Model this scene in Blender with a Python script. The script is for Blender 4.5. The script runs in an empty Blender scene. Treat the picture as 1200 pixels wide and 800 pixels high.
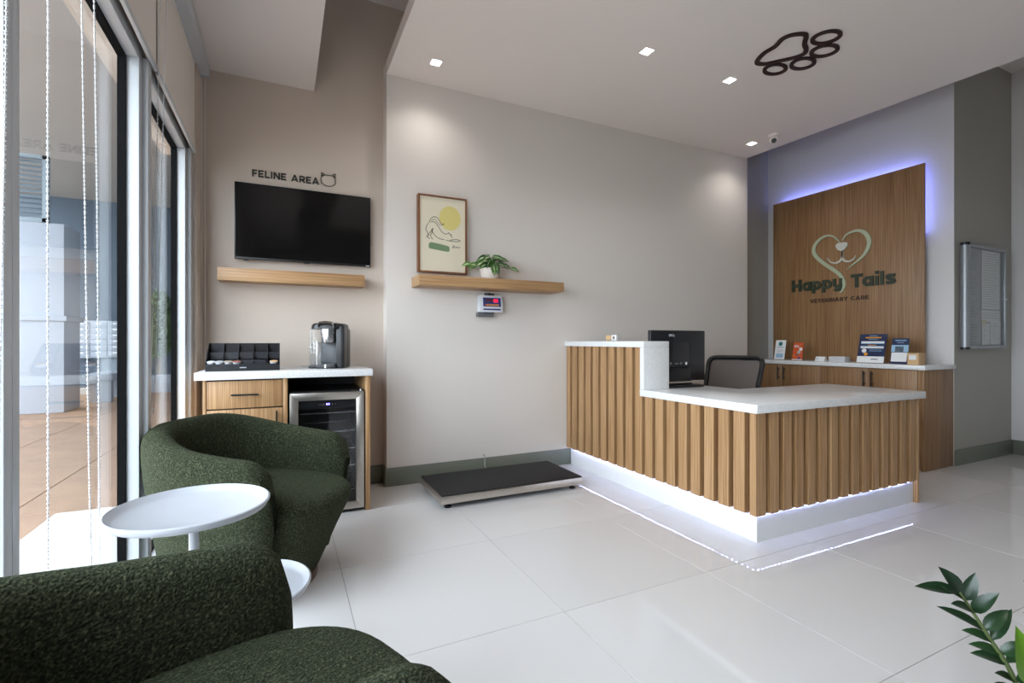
import bpy, bmesh, math, random
from mathutils import Vector, Matrix, Euler
random.seed(7)
SC = bpy.context.scene
COL = SC.collection
R = math.radians
PI = math.pi

# ------------------------------------------------------------------ camera
EYE = 1.10
YAW = 25.35
cam_d = bpy.data.cameras.new('camera')
cam_d.sensor_width = 36.0
cam_d.lens = 36.0 * 565.0 / 1200.0
cam_d.clip_start = 0.02
cam = bpy.data.objects.new('camera', cam_d)
COL.objects.link(cam)
cam.location = (0, 0, EYE)
cam.rotation_euler = (R(90), 0, R(-YAW))
SC.camera = cam

# ------------------------------------------------------------------ sky, exposure
SKY = 9.0
w = bpy.data.worlds.new('overcast_sky')
SC.world = w
w.use_nodes = True
bg = w.node_tree.nodes['Background']
bg.inputs['Color'].default_value = (0.84, 0.90, 1.0, 1)
bg.inputs['Strength'].default_value = SKY
SC.view_settings.view_transform = 'Standard'
SC.view_settings.look = 'None'
SC.view_settings.gamma = 1.0
SC.view_settings.use_curve_mapping = False
SC.view_settings.exposure = 0.38
SC.cycles.max_bounces = 10
SC.cycles.diffuse_bounces = 5
SC.cycles.glossy_bounces = 4
SC.cycles.transparent_max_bounces = 16
SC.cycles.sample_clamp_indirect = 4.0
SC.cycles.use_denoising = True
SC.cycles.caustics_reflective = False
SC.cycles.caustics_refractive = False
DOWNLIGHT_W = 9.0
HALO_W = 3.6

# ------------------------------------------------------------------ materials
def srgb(r, g, b):
    def f(c):
        c /= 255.0
        return c / 12.92 if c <= 0.04045 else ((c + 0.055) / 1.055) ** 2.4
    return (f(r), f(g), f(b), 1)

def new_mat(name):
    m = bpy.data.materials.new(name)
    m.use_nodes = True
    nt = m.node_tree
    return m, nt, nt.nodes['Principled BSDF']

def N(nt, t, **kw):
    n = nt.nodes.new(t)
    for k, v in kw.items():
        setattr(n, k, v)
    return n

def coords(nt, scale, rand=False):
    tc = N(nt, 'ShaderNodeTexCoord')
    mp = N(nt, 'ShaderNodeMapping')
    mp.inputs['Scale'].default_value = scale
    nt.links.new(tc.outputs['Object'], mp.inputs['Vector'])
    if rand:
        oi = N(nt, 'ShaderNodeObjectInfo')
        mu = N(nt, 'ShaderNodeMath', operation='MULTIPLY')
        mu.inputs[1].default_value = 37.0
        cb = N(nt, 'ShaderNodeCombineXYZ')
        nt.links.new(oi.outputs['Random'], mu.inputs[0])
        for i in range(3):
            nt.links.new(mu.outputs[0], cb.inputs[i])
        nt.links.new(cb.outputs[0], mp.inputs['Location'])
    return mp

def ramp(nt, stops):
    r = N(nt, 'ShaderNodeValToRGB')
    e = r.color_ramp.elements
    while len(e) < len(stops):
        e.new(0.5)
    for el, (p, c) in zip(e, stops):
        el.position = p
        el.color = c
    return r

def plain(name, col, rough=0.5, metal=0.0, spec=0.5, bump=0.0, bscale=200.0, var=0.0, coat=0.0, emit=None, es=0.0, sheen=0.0):
    m, nt, b = new_mat(name)
    b.inputs['Base Color'].default_value = col
    b.inputs['Roughness'].default_value = rough
    b.inputs['Metallic'].default_value = metal
    b.inputs['Specular IOR Level'].default_value = spec
    b.inputs['Coat Weight'].default_value = coat
    b.inputs['Sheen Weight'].default_value = sheen
    if emit:
        b.inputs['Emission Color'].default_value = emit
        b.inputs['Emission Strength'].default_value = es
    mp = coords(nt, (1, 1, 1))
    n = N(nt, 'ShaderNodeTexNoise')
    n.inputs['Scale'].default_value = bscale
    n.inputs['Detail'].default_value = 3
    nt.links.new(mp.outputs[0], n.inputs['Vector'])
    if bump:
        bp = N(nt, 'ShaderNodeBump')
        bp.inputs['Strength'].default_value = bump
        bp.inputs['Distance'].default_value = 0.002
        nt.links.new(n.outputs['Fac'], bp.inputs['Height'])
        nt.links.new(bp.outputs[0], b.inputs['Normal'])
    if var:
        a = tuple(c * (1 - var) for c in col[:3]) + (1,)
        z = tuple(min(1, c * (1 + var)) for c in col[:3]) + (1,)
        rp = ramp(nt, [(0.3, a), (0.7, z)])
        nt.links.new(n.outputs['Fac'], rp.inputs[0])
        nt.links.new(rp.outputs[0], b.inputs['Base Color'])
    return m

def wood(name, axis, light, mid, dark, rough=0.45):
    m, nt, b = new_mat(name)
    fine = [170.0, 170.0, 170.0]
    fine[axis] = 2.2
    broad = [14.0, 14.0, 14.0]
    broad[axis] = 0.5
    mp = coords(nt, tuple(fine), True)
    mp2 = coords(nt, tuple(broad), True)
    n1 = N(nt, 'ShaderNodeTexNoise')
    n1.inputs['Scale'].default_value = 1.0
    n1.inputs['Detail'].default_value = 4
    n2 = N(nt, 'ShaderNodeTexNoise')
    n2.inputs['Scale'].default_value = 1.0
    n2.inputs['Detail'].default_value = 2
    nt.links.new(mp.outputs[0], n1.inputs['Vector'])
    nt.links.new(mp2.outputs[0], n2.inputs['Vector'])
    mx = N(nt, 'ShaderNodeMath', operation='ADD')
    m1 = N(nt, 'ShaderNodeMath', operation='MULTIPLY')
    m1.inputs[1].default_value = 0.74
    m2 = N(nt, 'ShaderNodeMath', operation='MULTIPLY')
    m2.inputs[1].default_value = 0.26
    nt.links.new(n1.outputs['Fac'], m1.inputs[0])
    nt.links.new(n2.outputs['Fac'], m2.inputs[0])
    nt.links.new(m1.outputs[0], mx.inputs[0])
    nt.links.new(m2.outputs[0], mx.inputs[1])
    rp = ramp(nt, [(0.36, dark), (0.5, mid), (0.64, light)])
    nt.links.new(mx.outputs[0], rp.inputs[0])
    nt.links.new(rp.outputs[0], b.inputs['Base Color'])
    b.inputs['Roughness'].default_value = rough
    bp = N(nt, 'ShaderNodeBump')
    bp.inputs['Strength'].default_value = 0.12
    bp.inputs['Distance'].default_value = 0.001
    nt.links.new(n1.outputs['Fac'], bp.inputs['Height'])
    nt.links.new(bp.outputs[0], b.inputs['Normal'])
    return m

def quartz(name):
    m, nt, b = new_mat(name)
    mp = coords(nt, (1, 1, 1))
    v = N(nt, 'ShaderNodeTexVoronoi')
    v.inputs['Scale'].default_value = 260
    nt.links.new(mp.outputs[0], v.inputs['Vector'])
    n = N(nt, 'ShaderNodeTexNoise')
    n.inputs['Scale'].default_value = 230
    n.inputs['Detail'].default_value = 2
    nt.links.new(mp.outputs[0], n.inputs['Vector'])
    rp = ramp(nt, [(0.34, srgb(206, 207, 209)), (0.46, srgb(224, 224, 224)), (0.62, srgb(232, 232, 231))])
    nt.links.new(n.outputs['Fac'], rp.inputs[0])
    nt.links.new(rp.outputs[0], b.inputs['Base Color'])
    b.inputs['Roughness'].default_value = 0.16
    return m

def boucle(name):
    m, nt, b = new_mat(name)
    mp = coords(nt, (1, 1, 1))
    v = N(nt, 'ShaderNodeTexVoronoi')
    v.inputs['Scale'].default_value = 180
    n = N(nt, 'ShaderNodeTexNoise')
    n.inputs['Scale'].default_value = 160
    n.inputs['Detail'].default_value = 5
    nt.links.new(mp.outputs[0], v.inputs['Vector'])
    nt.links.new(mp.outputs[0], n.inputs['Vector'])
    rp = ramp(nt, [(0.32, srgb(22, 24, 16)), (0.52, srgb(42, 46, 32)), (0.72, srgb(78, 82, 62))])
    nt.links.new(n.outputs['Fac'], rp.inputs[0])
    nt.links.new(rp.outputs[0], b.inputs['Base Color'])
    b.inputs['Roughness'].default_value = 0.95
    b.inputs['Specular IOR Level'].default_value = 0.1
    b.inputs['Sheen Weight'].default_value = 0.10
    b.inputs['Sheen Roughness'].default_value = 0.6
    b.inputs['Sheen Tint'].default_value = srgb(170, 185, 150)
    ad = N(nt, 'ShaderNodeMath', operation='SUBTRACT')
    nt.links.new(n.outputs['Fac'], ad.inputs[0])
    nt.links.new(v.outputs['Distance'], ad.inputs[1])
    bp = N(nt, 'ShaderNodeBump')
    bp.inputs['Strength'].default_value = 1.0
    bp.inputs['Distance'].default_value = 0.004
    nt.links.new(ad.outputs[0], bp.inputs['Height'])
    nt.links.new(bp.outputs[0], b.inputs['Normal'])
    return m

def glass(name, tint, r0=0.04, rough=0.0, alpha=None):
    m = bpy.data.materials.new(name)
    m.use_nodes = True
    nt = m.node_tree
    nt.nodes.clear()
    out = N(nt, 'ShaderNodeOutputMaterial')
    tr = N(nt, 'ShaderNodeBsdfTransparent')
    tr.inputs['Color'].default_value = tint
    gl = N(nt, 'ShaderNodeBsdfGlossy')
    gl.inputs['Roughness'].default_value = rough
    ge = N(nt, 'ShaderNodeNewGeometry')
    dt = N(nt, 'ShaderNodeVectorMath', operation='DOT_PRODUCT')
    nt.links.new(ge.outputs['Incoming'], dt.inputs[0])
    nt.links.new(ge.outputs['Normal'], dt.inputs[1])
    ab = N(nt, 'ShaderNodeMath', operation='ABSOLUTE')
    nt.links.new(dt.outputs['Value'], ab.inputs[0])
    om = N(nt, 'ShaderNodeMath', operation='SUBTRACT')
    om.inputs[0].default_value = 1.0
    nt.links.new(ab.outputs[0], om.inputs[1])
    pw = N(nt, 'ShaderNodeMath', operation='POWER')
    pw.inputs[1].default_value = 6.0
    nt.links.new(om.outputs[0], pw.inputs[0])
    ml = N(nt, 'ShaderNodeMath', operation='MULTIPLY_ADD')
    ml.inputs[1].default_value = 1 - r0
    ml.inputs[2].default_value = r0
    nt.links.new(pw.outputs[0], ml.inputs[0])
    mx = N(nt, 'ShaderNodeMixShader')
    nt.links.new(ml.outputs[0], mx.inputs[0])
    nt.links.new(tr.outputs[0], mx.inputs[1])
    nt.links.new(gl.outputs[0], mx.inputs[2])
    nt.links.new(mx.outputs[0], out.inputs['Surface'])
    return m

def tile_mat():
    m, nt, b = new_mat('porcelain_tile')
    oi = N(nt, 'ShaderNodeObjectInfo')
    rp = ramp(nt, [(0.0, srgb(208, 206, 205)), (1.0, srgb(213, 211, 210))])
    nt.links.new(oi.outputs['Random'], rp.inputs[0])
    nt.links.new(rp.outputs[0], b.inputs['Base Color'])
    b.inputs['Roughness'].default_value = 0.03
    b.inputs['Specular IOR Level'].default_value = 0.4
    return m

def leaf_mat(name, dark, mid, stripe=None):
    m, nt, b = new_mat(name)
    uv = N(nt, 'ShaderNodeUVMap')
    uv.uv_map = 'leaf'
    sp = N(nt, 'ShaderNodeSeparateXYZ')
    nt.links.new(uv.outputs[0], sp.inputs[0])
    n = N(nt, 'ShaderNodeTexNoise')
    n.inputs['Scale'].default_value = 6
    nt.links.new(uv.outputs[0], n.inputs['Vector'])
    oi = N(nt, 'ShaderNodeObjectInfo')
    rp = ramp(nt, [(0.0, dark), (1.0, mid)])
    nt.links.new(oi.outputs['Random'], rp.inputs[0])
    col = rp.outputs[0]
    if stripe:
        ab = N(nt, 'ShaderNodeMath', operation='ABSOLUTE')
        sb = N(nt, 'ShaderNodeMath', operation='SUBTRACT')
        sb.inputs[1].default_value = 0.5
        nt.links.new(sp.outputs['X'], sb.inputs[0])
        nt.links.new(sb.outputs[0], ab.inputs[0])
        ad = N(nt, 'ShaderNodeMath', operation='MULTIPLY_ADD')
        ad.inputs[1].default_value = 0.35
        nt.links.new(n.outputs['Fac'], ad.inputs[0])
        nt.links.new(ab.outputs[0], ad.inputs[2])
        r2 = ramp(nt, [(0.22, (1, 1, 1, 1)), (0.30, (0, 0, 0, 1))])
        nt.links.new(ad.outputs[0], r2.inputs[0])
        mx = N(nt, 'ShaderNodeMix', data_type='RGBA')
        nt.links.new(r2.outputs[0], mx.inputs['Factor'])
        nt.links.new(col, mx.inputs['A'])
        mx.inputs['B'].default_value = stripe
        col = mx.outputs['Result']
    nt.links.new(col, b.inputs['Base Color'])
    b.inputs['Roughness'].default_value = 0.32
    return m

M = {}
OAK = (srgb(188, 151, 110), srgb(167, 129, 88), srgb(140, 102, 66))
OAKD = (srgb(164, 128, 90), srgb(145, 109, 73), srgb(122, 88, 57))
M['oak_v'] = wood('oak_vertical', 2, *OAK)
M['oak_x'] = wood('oak_along_x', 0, *OAK)
M['oakd_v'] = wood('oak_wall_panel', 2, *OAKD)
M['backing'] = wood('oak_groove_shade', 2, srgb(112, 80, 52), srgb(96, 67, 42), srgb(80, 55, 34))  # oak darkened: shade of the slat grooves painted into the carcass colour
M['quartz'] = quartz('white_quartz')
M['tile'] = tile_mat()
M['grout'] = plain('grout', srgb(172, 164, 156), 0.8)
M['cream'] = plain('cream_wall_paint', srgb(217, 210, 203), 0.6, bump=0.05, bscale=300)
M['beige'] = plain('beige_wall_paint', srgb(200, 186, 173), 0.6, bump=0.05, bscale=300)
M['white'] = plain('white_wall_paint', srgb(214, 212, 211), 0.6, bump=0.05, bscale=300)
M['greige'] = plain('greige_wall_paint', srgb(168, 165, 157), 0.6, bump=0.05, bscale=300)
M['ceil'] = plain('ceiling_paint', srgb(240, 232, 227), 0.7, bump=0.04, bscale=300)
M['soffit'] = plain('soffit_paint', srgb(226, 217, 212), 0.7, bump=0.04, bscale=300)
M['base'] = plain('sage_baseboard_paint', srgb(112, 116, 104), 0.4)
M['alu'] = plain('white_aluminium', srgb(198, 201, 205), 0.4)
M['black_alu'] = plain('black_gasket', srgb(10, 10, 11), 0.8, spec=0.1)
M['glass'] = glass('window_glass', (0.93, 0.96, 0.96, 1), 0.04)
M['clear'] = glass('clear_acrylic', (0.97, 0.98, 0.98, 1), 0.04)
M['smoke'] = glass('smoked_glass', (0.84, 0.85, 0.87, 1), 0.05)
M['fabric'] = plain('blind_fabric', srgb(230, 222, 214), 0.9, bump=0.2, bscale=900)
M['chain'] = plain('blind_chain_plastic', srgb(225, 226, 228), 0.4)
M['boucle'] = boucle('green_boucle')
M['walnut'] = wood('walnut_base', 0, srgb(96, 62, 44), srgb(74, 46, 33), srgb(54, 33, 24))
M['powder'] = plain('white_powder_coat', srgb(176, 179, 186), 0.35)
M['black'] = plain('black_plastic', srgb(22, 22, 24), 0.35)
M['satin'] = plain('satin_black_plastic', srgb(34, 34, 37), 0.25)
M['screen'] = plain('dark_screen', srgb(14, 13, 13), 0.08)
M['rubber'] = plain('black_rubber', srgb(20, 20, 21), 0.75, bump=0.3, bscale=700)
M['steel'] = plain('brushed_steel', srgb(205, 198, 190), 0.32, 1.0, var=0.04, bscale=40)
M['chrome'] = plain('silver_plastic', srgb(178, 178, 180), 0.22, 0.9)
M['satin_alu'] = plain('satin_aluminium', srgb(160, 164, 168), 0.42, 0.5)
M['grey'] = plain('grey_plastic', srgb(96, 97, 100), 0.4)
M['lgrey'] = plain('light_grey_plastic', srgb(214, 216, 222), 0.4)
M['satin_lit'] = plain('satin_black_lit', srgb(52, 52, 56), 0.2)  # paler copy of the satin black, light on the organizer dividers painted in
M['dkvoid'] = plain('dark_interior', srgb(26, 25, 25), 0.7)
M['navy'] = plain('navy_print', srgb(28, 42, 78), 0.4)
M['blueprint'] = plain('blue_print', srgb(44, 58, 118), 0.4)
M['paper'] = plain('white_paper', srgb(232, 232, 232), 0.6)
M['poster'] = plain('poster_paper', srgb(222, 213, 190), 0.7)
M['yellow'] = plain('yellow_print', srgb(215, 201, 124), 0.7)
M['sage'] = plain('green_print', srgb(112, 137, 104), 0.7)
M['ink'] = plain('black_ink', srgb(36, 33, 32), 0.7)
M['frame'] = wood('walnut_frame', 2, srgb(140, 92, 56), srgb(118, 74, 44), srgb(92, 55, 32))
M['orange'] = plain('orange_print', srgb(206, 88, 44), 0.45)
M['amber'] = plain('amber_print', srgb(226, 150, 44), 0.45)
M['teal'] = plain('teal_print', srgb(44, 116, 118), 0.45)
M['sky_print'] = plain('pale_blue_print', srgb(150, 186, 214), 0.45)
M['photo'] = plain('brown_photo_print', srgb(112, 78, 66), 0.45, var=0.5, bscale=60)
M['palegrey'] = plain('pale_grey_print', srgb(168, 170, 172), 0.5)
M['taupe'] = plain('taupe_plastic', srgb(170, 156, 142), 0.4)
M['rust'] = plain('dull_red_foil', srgb(150, 98, 84), 0.4)
M['kraft'] = plain('kraft_box', srgb(206, 170, 126), 0.6)
M['marble'] = plain('marble_card_box', srgb(200, 200, 204), 0.4, var=0.06, bscale=25)
M['sign_green'] = plain('dark_green_sign', srgb(50, 60, 44), 0.5)
M['sign_sage'] = plain('sage_sign', srgb(178, 188, 160), 0.45)
M['sign_white'] = plain('pale_sign', srgb(206, 208, 198), 0.45)
M['sign_brown'] = plain('dark_brown_sign', srgb(62, 38, 30), 0.5)
M['paw'] = plain('dark_brown_decor', srgb(40, 16, 12), 0.45)
M['lettering'] = plain('dark_lettering', srgb(38, 40, 34), 0.5)
M['ceramic'] = plain('white_ceramic', srgb(226, 216, 208), 0.35, var=0.03, bscale=30)
M['soil'] = plain('potting_soil', srgb(52, 40, 32), 0.95, bump=0.6, bscale=120)
M['stem'] = plain('plant_stem', srgb(92, 106, 62), 0.5)
M['leaf'] = leaf_mat('variegated_leaf', srgb(30, 68, 30), srgb(84, 130, 52), srgb(190, 206, 160))
M['zz'] = leaf_mat('glossy_leaf', srgb(20, 42, 24), srgb(38, 72, 34))
M['zzlight'] = leaf_mat('young_leaf', srgb(78, 116, 28), srgb(92, 130, 36))
M['mesh'] = plain('chair_mesh', srgb(104, 95, 90), 0.8, bump=0.5, bscale=900)
M['red_led'] = plain('red_led', srgb(230, 20, 40), 0.4, emit=srgb(255, 25, 50), es=2.0)
M['dim_led'] = plain('dim_led_window', srgb(92, 46, 58), 0.4)
M['blue_led'] = plain('blue_led', srgb(60, 60, 255), 0.4, emit=(0.12, 0.10, 1.0, 1), es=9.0)
M['lamp'] = plain('downlight_diffuser', srgb(255, 255, 255), 0.4, emit=(1, 0.96, 0.92, 1), es=14.0)
M['led'] = plain('led_chip', srgb(255, 255, 255), 0.4, emit=(0.44, 0.51, 1, 1), es=190.0)
M['terracotta'] = plain('terracotta_paver', srgb(144, 116, 96), 0.7, var=0.10, bscale=3)
M['stucco'] = plain('white_stucco', srgb(152, 158, 167), 0.8, bump=0.2, bscale=60)
M['slate'] = plain('slate_blue_stucco', srgb(74, 84, 95), 0.8, bump=0.2, bscale=60)
M['canopy'] = plain('canopy_stucco', srgb(150, 142, 136), 0.85)
M['louver'] = plain('louver_paint', srgb(120, 132, 140), 0.5)
M['foliage'] = plain('tree_leaf', srgb(84, 112, 60), 0.6)
M['bark'] = plain('tree_bark', srgb(96, 78, 60), 0.9, bump=0.6, bscale=20)
M['asphalt'] = plain('pale_pavement', srgb(188, 184, 178), 0.9)

# ------------------------------------------------------------------ mesh builder
class MB:
    def __init__(s, off=(0, 0, 0)):
        s.v = []
        s.f = []
        s.off = Vector(off)

    def add(s, vs, fs):
        k = len(s.v)
        s.v += [Vector(v) for v in vs]
        s.f += [tuple(k + i for i in f) for f in fs]
        return s

    def box(s, x0, x1, y0, y1, z0, z1):
        return s.add([(x0, y0, z0), (x1, y0, z0), (x1, y1, z0), (x0, y1, z0), (x0, y0, z1), (x1, y0, z1), (x1, y1, z1), (x0, y1, z1)],
                     [(0, 3, 2, 1), (4, 5, 6, 7), (0, 1, 5, 4), (1, 2, 6, 5), (2, 3, 7, 6), (3, 0, 4, 7)])

    def prism(s, pts, vec):
        pts = [Vector(p) for p in pts]
        vec = Vector(vec)
        n = len(pts)
        f = [tuple(range(n)), tuple(range(2 * n - 1, n - 1, -1))]
        for i in range(n):
            j = (i + 1) % n
            f.append((j, i, n + i, n + j))
        return s.add(pts + [p + vec for p in pts], f)

    def ring(s, outer, inner, vec):
        vec = Vector(vec)
        o = [Vector(p) for p in outer]
        i_ = [Vector(p) for p in inner]
        n = len(o)
        vs = o + i_ + [p + vec for p in o] + [p + vec for p in i_]
        f = []
        for a in range(n):
            b = (a + 1) % n
            f += [(a, b, n + b, n + a), (2 * n + a, 3 * n + a, 3 * n + b, 2 * n + b), (a, 2 * n + a, 2 * n + b, b), (n + a, n + b, 3 * n + b, 3 * n + a)]
        return s.add(vs, f)

    def strip(s, c, wid, nrm, depth):
        """flat ribbon of varying width following the polyline c, raised along nrm"""
        c = [Vector(p) for p in c]
        nrm = Vector(nrm).normalized()
        L, Rr = [], []
        for i, p in enumerate(c):
            t = (c[min(i + 1, len(c) - 1)] - c[max(i - 1, 0)]).normalized()
            sd = t.cross(nrm).normalized()
            wv = wid[i] if isinstance(wid, (list, tuple)) else wid
            L.append(p + sd * wv / 2)
            Rr.append(p - sd * wv / 2)
        n = len(c)
        vs = L + Rr + [p + nrm * depth for p in L] + [p + nrm * depth for p in Rr]
        f = []
        for a in range(n - 1):
            b = a + 1
            f += [(a, n + a, n + b, b), (2 * n + a, 2 * n + b, 3 * n + b, 3 * n + a), (a, b, 2 * n + b, 2 * n + a), (n + a, 3 * n + a, 3 * n + b, n + b)]
        f += [(0, 2 * n, 3 * n, n), (n - 1, 2 * n - 1, 4 * n - 1, 3 * n - 1)]
        return s.add(vs, f)

    def tube(s, pts, r, n=8, closed=False, caps=True):
        pts = [Vector(p) for p in pts]
        m = len(pts)
        vs = []
        ref = None
        for i, p in enumerate(pts):
            a = pts[(i - 1) % m] if closed else pts[max(i - 1, 0)]
            b = pts[(i + 1) % m] if closed else pts[min(i + 1, m - 1)]
            t = (b - a).normalized()
            if ref is None:
                ref = Vector((0, 0, 1)) if abs(t.z) < 0.9 else Vector((1, 0, 0))
            u = t.cross(ref).normalized()
            v_ = u.cross(t).normalized()
            ref = v_
            rr = r[i] if isinstance(r, (list, tuple)) else r
            for k in range(n):
                q = 2 * PI * k / n
                vs.append(p + u * rr * math.cos(q) + v_ * rr * math.sin(q))
        f = []
        for i in range(m if closed else m - 1):
            j = (i + 1) % m
            for k in range(n):
                l = (k + 1) % n
                f.append((i * n + k, i * n + l, j * n + l, j * n + k))
        if caps and not closed:
            f.append(tuple(range(n - 1, -1, -1)))
            f.append(tuple((m - 1) * n + k for k in range(n)))
        return s.add(vs, f)

    def cyl(s, p0, p1, r0, r1=None, n=20):
        return s.tube([p0, p1], [r0, r0 if r1 is None else r1], n)

    def lathe(s, prof, c=(0, 0, 0), n=36):
        c = Vector(c)
        vs = []
        for (r, z) in prof:
            for k in range(n):
                q = 2 * PI * k / n
                vs.append(c + Vector((r * math.cos(q), r * math.sin(q), z)))
        f = []
        for i in range(len(prof) - 1):
            for k in range(n):
                l = (k + 1) % n
                f.append((i * n + k, i * n + l, (i + 1) * n + l, (i + 1) * n + k))
        f.append(tuple(range(n - 1, -1, -1)))
        f.append(tuple((len(prof) - 1) * n + k for k in range(n)))
        return s.add(vs, f)

    def grid(s, rows, close_u=False, cap0=False, cap1=False):
        m = len(rows)
        n = len(rows[0])
        vs = [p for r_ in rows for p in r_]
        f = []
        for i in range(m - 1):
            for k in range(n if close_u else n - 1):
                l = (k + 1) % n
                f.append((i * n + k, i * n + l, (i + 1) * n + l, (i + 1) * n + k))
        if cap0:
            f.append(tuple(range(n - 1, -1, -1)))
        if cap1:
            f.append(tuple((m - 1) * n + k for k in range(n)))
        return s.add(vs, f)

    def mesh(s, name, mat, bev=0.0, seg=2, ang=35, smooth=True):
        me = bpy.data.meshes.new(name)
        me.from_pydata([tuple(v - s.off) for v in s.v], [], s.f)
        bm = bmesh.new()
        bm.from_mesh(me)
        bmesh.ops.recalc_face_normals(bm, faces=bm.faces)
        if bev:
            ed = [e for e in bm.edges if len(e.link_faces) == 2 and e.calc_face_angle(0) > R(30)]
            bmesh.ops.bevel(bm, geom=ed, offset=bev, segments=seg, profile=0.5, affect='EDGES', clamp_overlap=True)
        bm.to_mesh(me)
        bm.free()
        if smooth:
            for p in me.polygons:
                p.use_smooth = True
            me.set_sharp_from_angle(angle=R(ang))
        me.materials.append(M[mat] if isinstance(mat, str) else mat)
        return me

    def build(s, name, mat, parent=None, bev=0.0, seg=2, ang=35, smooth=True):
        o = bpy.data.objects.new(name, s.mesh(name, mat, bev, seg, ang, smooth))
        COL.objects.link(o)
        if parent is not None:
            o.parent = parent
        elif s.off.length > 0:
            o.location = s.off
        return o

def link(name, me, parent=None, loc=(0, 0, 0), rot=(0, 0, 0)):
    o = bpy.data.objects.new(name, me)
    COL.objects.link(o)
    o.location = loc
    o.rotation_euler = rot
    if parent is not None:
        o.parent = parent
    return o

def tag(o, label, cat, group=None):
    o['label'] = label
    o['category'] = cat
    if group:
        o['group'] = group
    return o

def thing(name, label, cat, loc=(0, 0, 0), rz=0.0, group=None):
    o = bpy.data.objects.new(name, None)
    o.empty_display_size = 0.05
    COL.objects.link(o)
    o.location = loc
    o.rotation_euler = (0, 0, rz)
    return tag(o, label, cat, group)

def struct(o):
    o['kind'] = 'structure'
    return o

def sbox(name, mat, *b, bev=0.0):
    return struct(MB().box(*b).build(name, mat, bev=bev))

def catmull(P, per=6, closed=False):
    P = [Vector(p) for p in P]
    n = len(P)
    out = []
    for i in range(n if closed else n - 1):
        if closed:
            a, b, c, d = P[(i - 1) % n], P[i], P[(i + 1) % n], P[(i + 2) % n]
        else:
            a, b, c, d = P[max(i - 1, 0)], P[i], P[i + 1], P[min(i + 2, n - 1)]
        for k in range(per):
            t = k / per
            out.append(0.5 * ((2 * b) + (c - a) * t + (2 * a - 5 * b + 4 * c - d) * t * t + (3 * b - a - 3 * c + d) * t ** 3))
    if not closed:
        out.append(P[-1])
    return out

def interp(vals, n):
    out = []
    for i in range(n):
        t = i / (n - 1) * (len(vals) - 1)
        k = min(int(t), len(vals) - 2)
        out.append(vals[k] + (vals[k + 1] - vals[k]) * (t - k))
    return out

def area_light(name, loc, rot, sx, sy, watt, col, parent=None, spread=180):
    d = bpy.data.lights.new(name, 'AREA')
    d.shape = 'RECTANGLE'
    d.size = sx
    d.size_y = sy
    d.energy = watt
    d.color = col
    d.spread = R(spread)
    o = bpy.data.objects.new(name, d)
    COL.objects.link(o)
    o.location = loc
    o.rotation_euler = rot
    if parent is not None:
        o.parent = parent
    return o

# lettering ----------------------------------------------------------
def arc(cx, cy, rx, ry, a0, a1, n=14):
    return [(cx + rx * math.cos(R(a0 + (a1 - a0) * k / n)), cy + ry * math.sin(R(a0 + (a1 - a0) * k / n))) for k in range(n + 1)]

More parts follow.
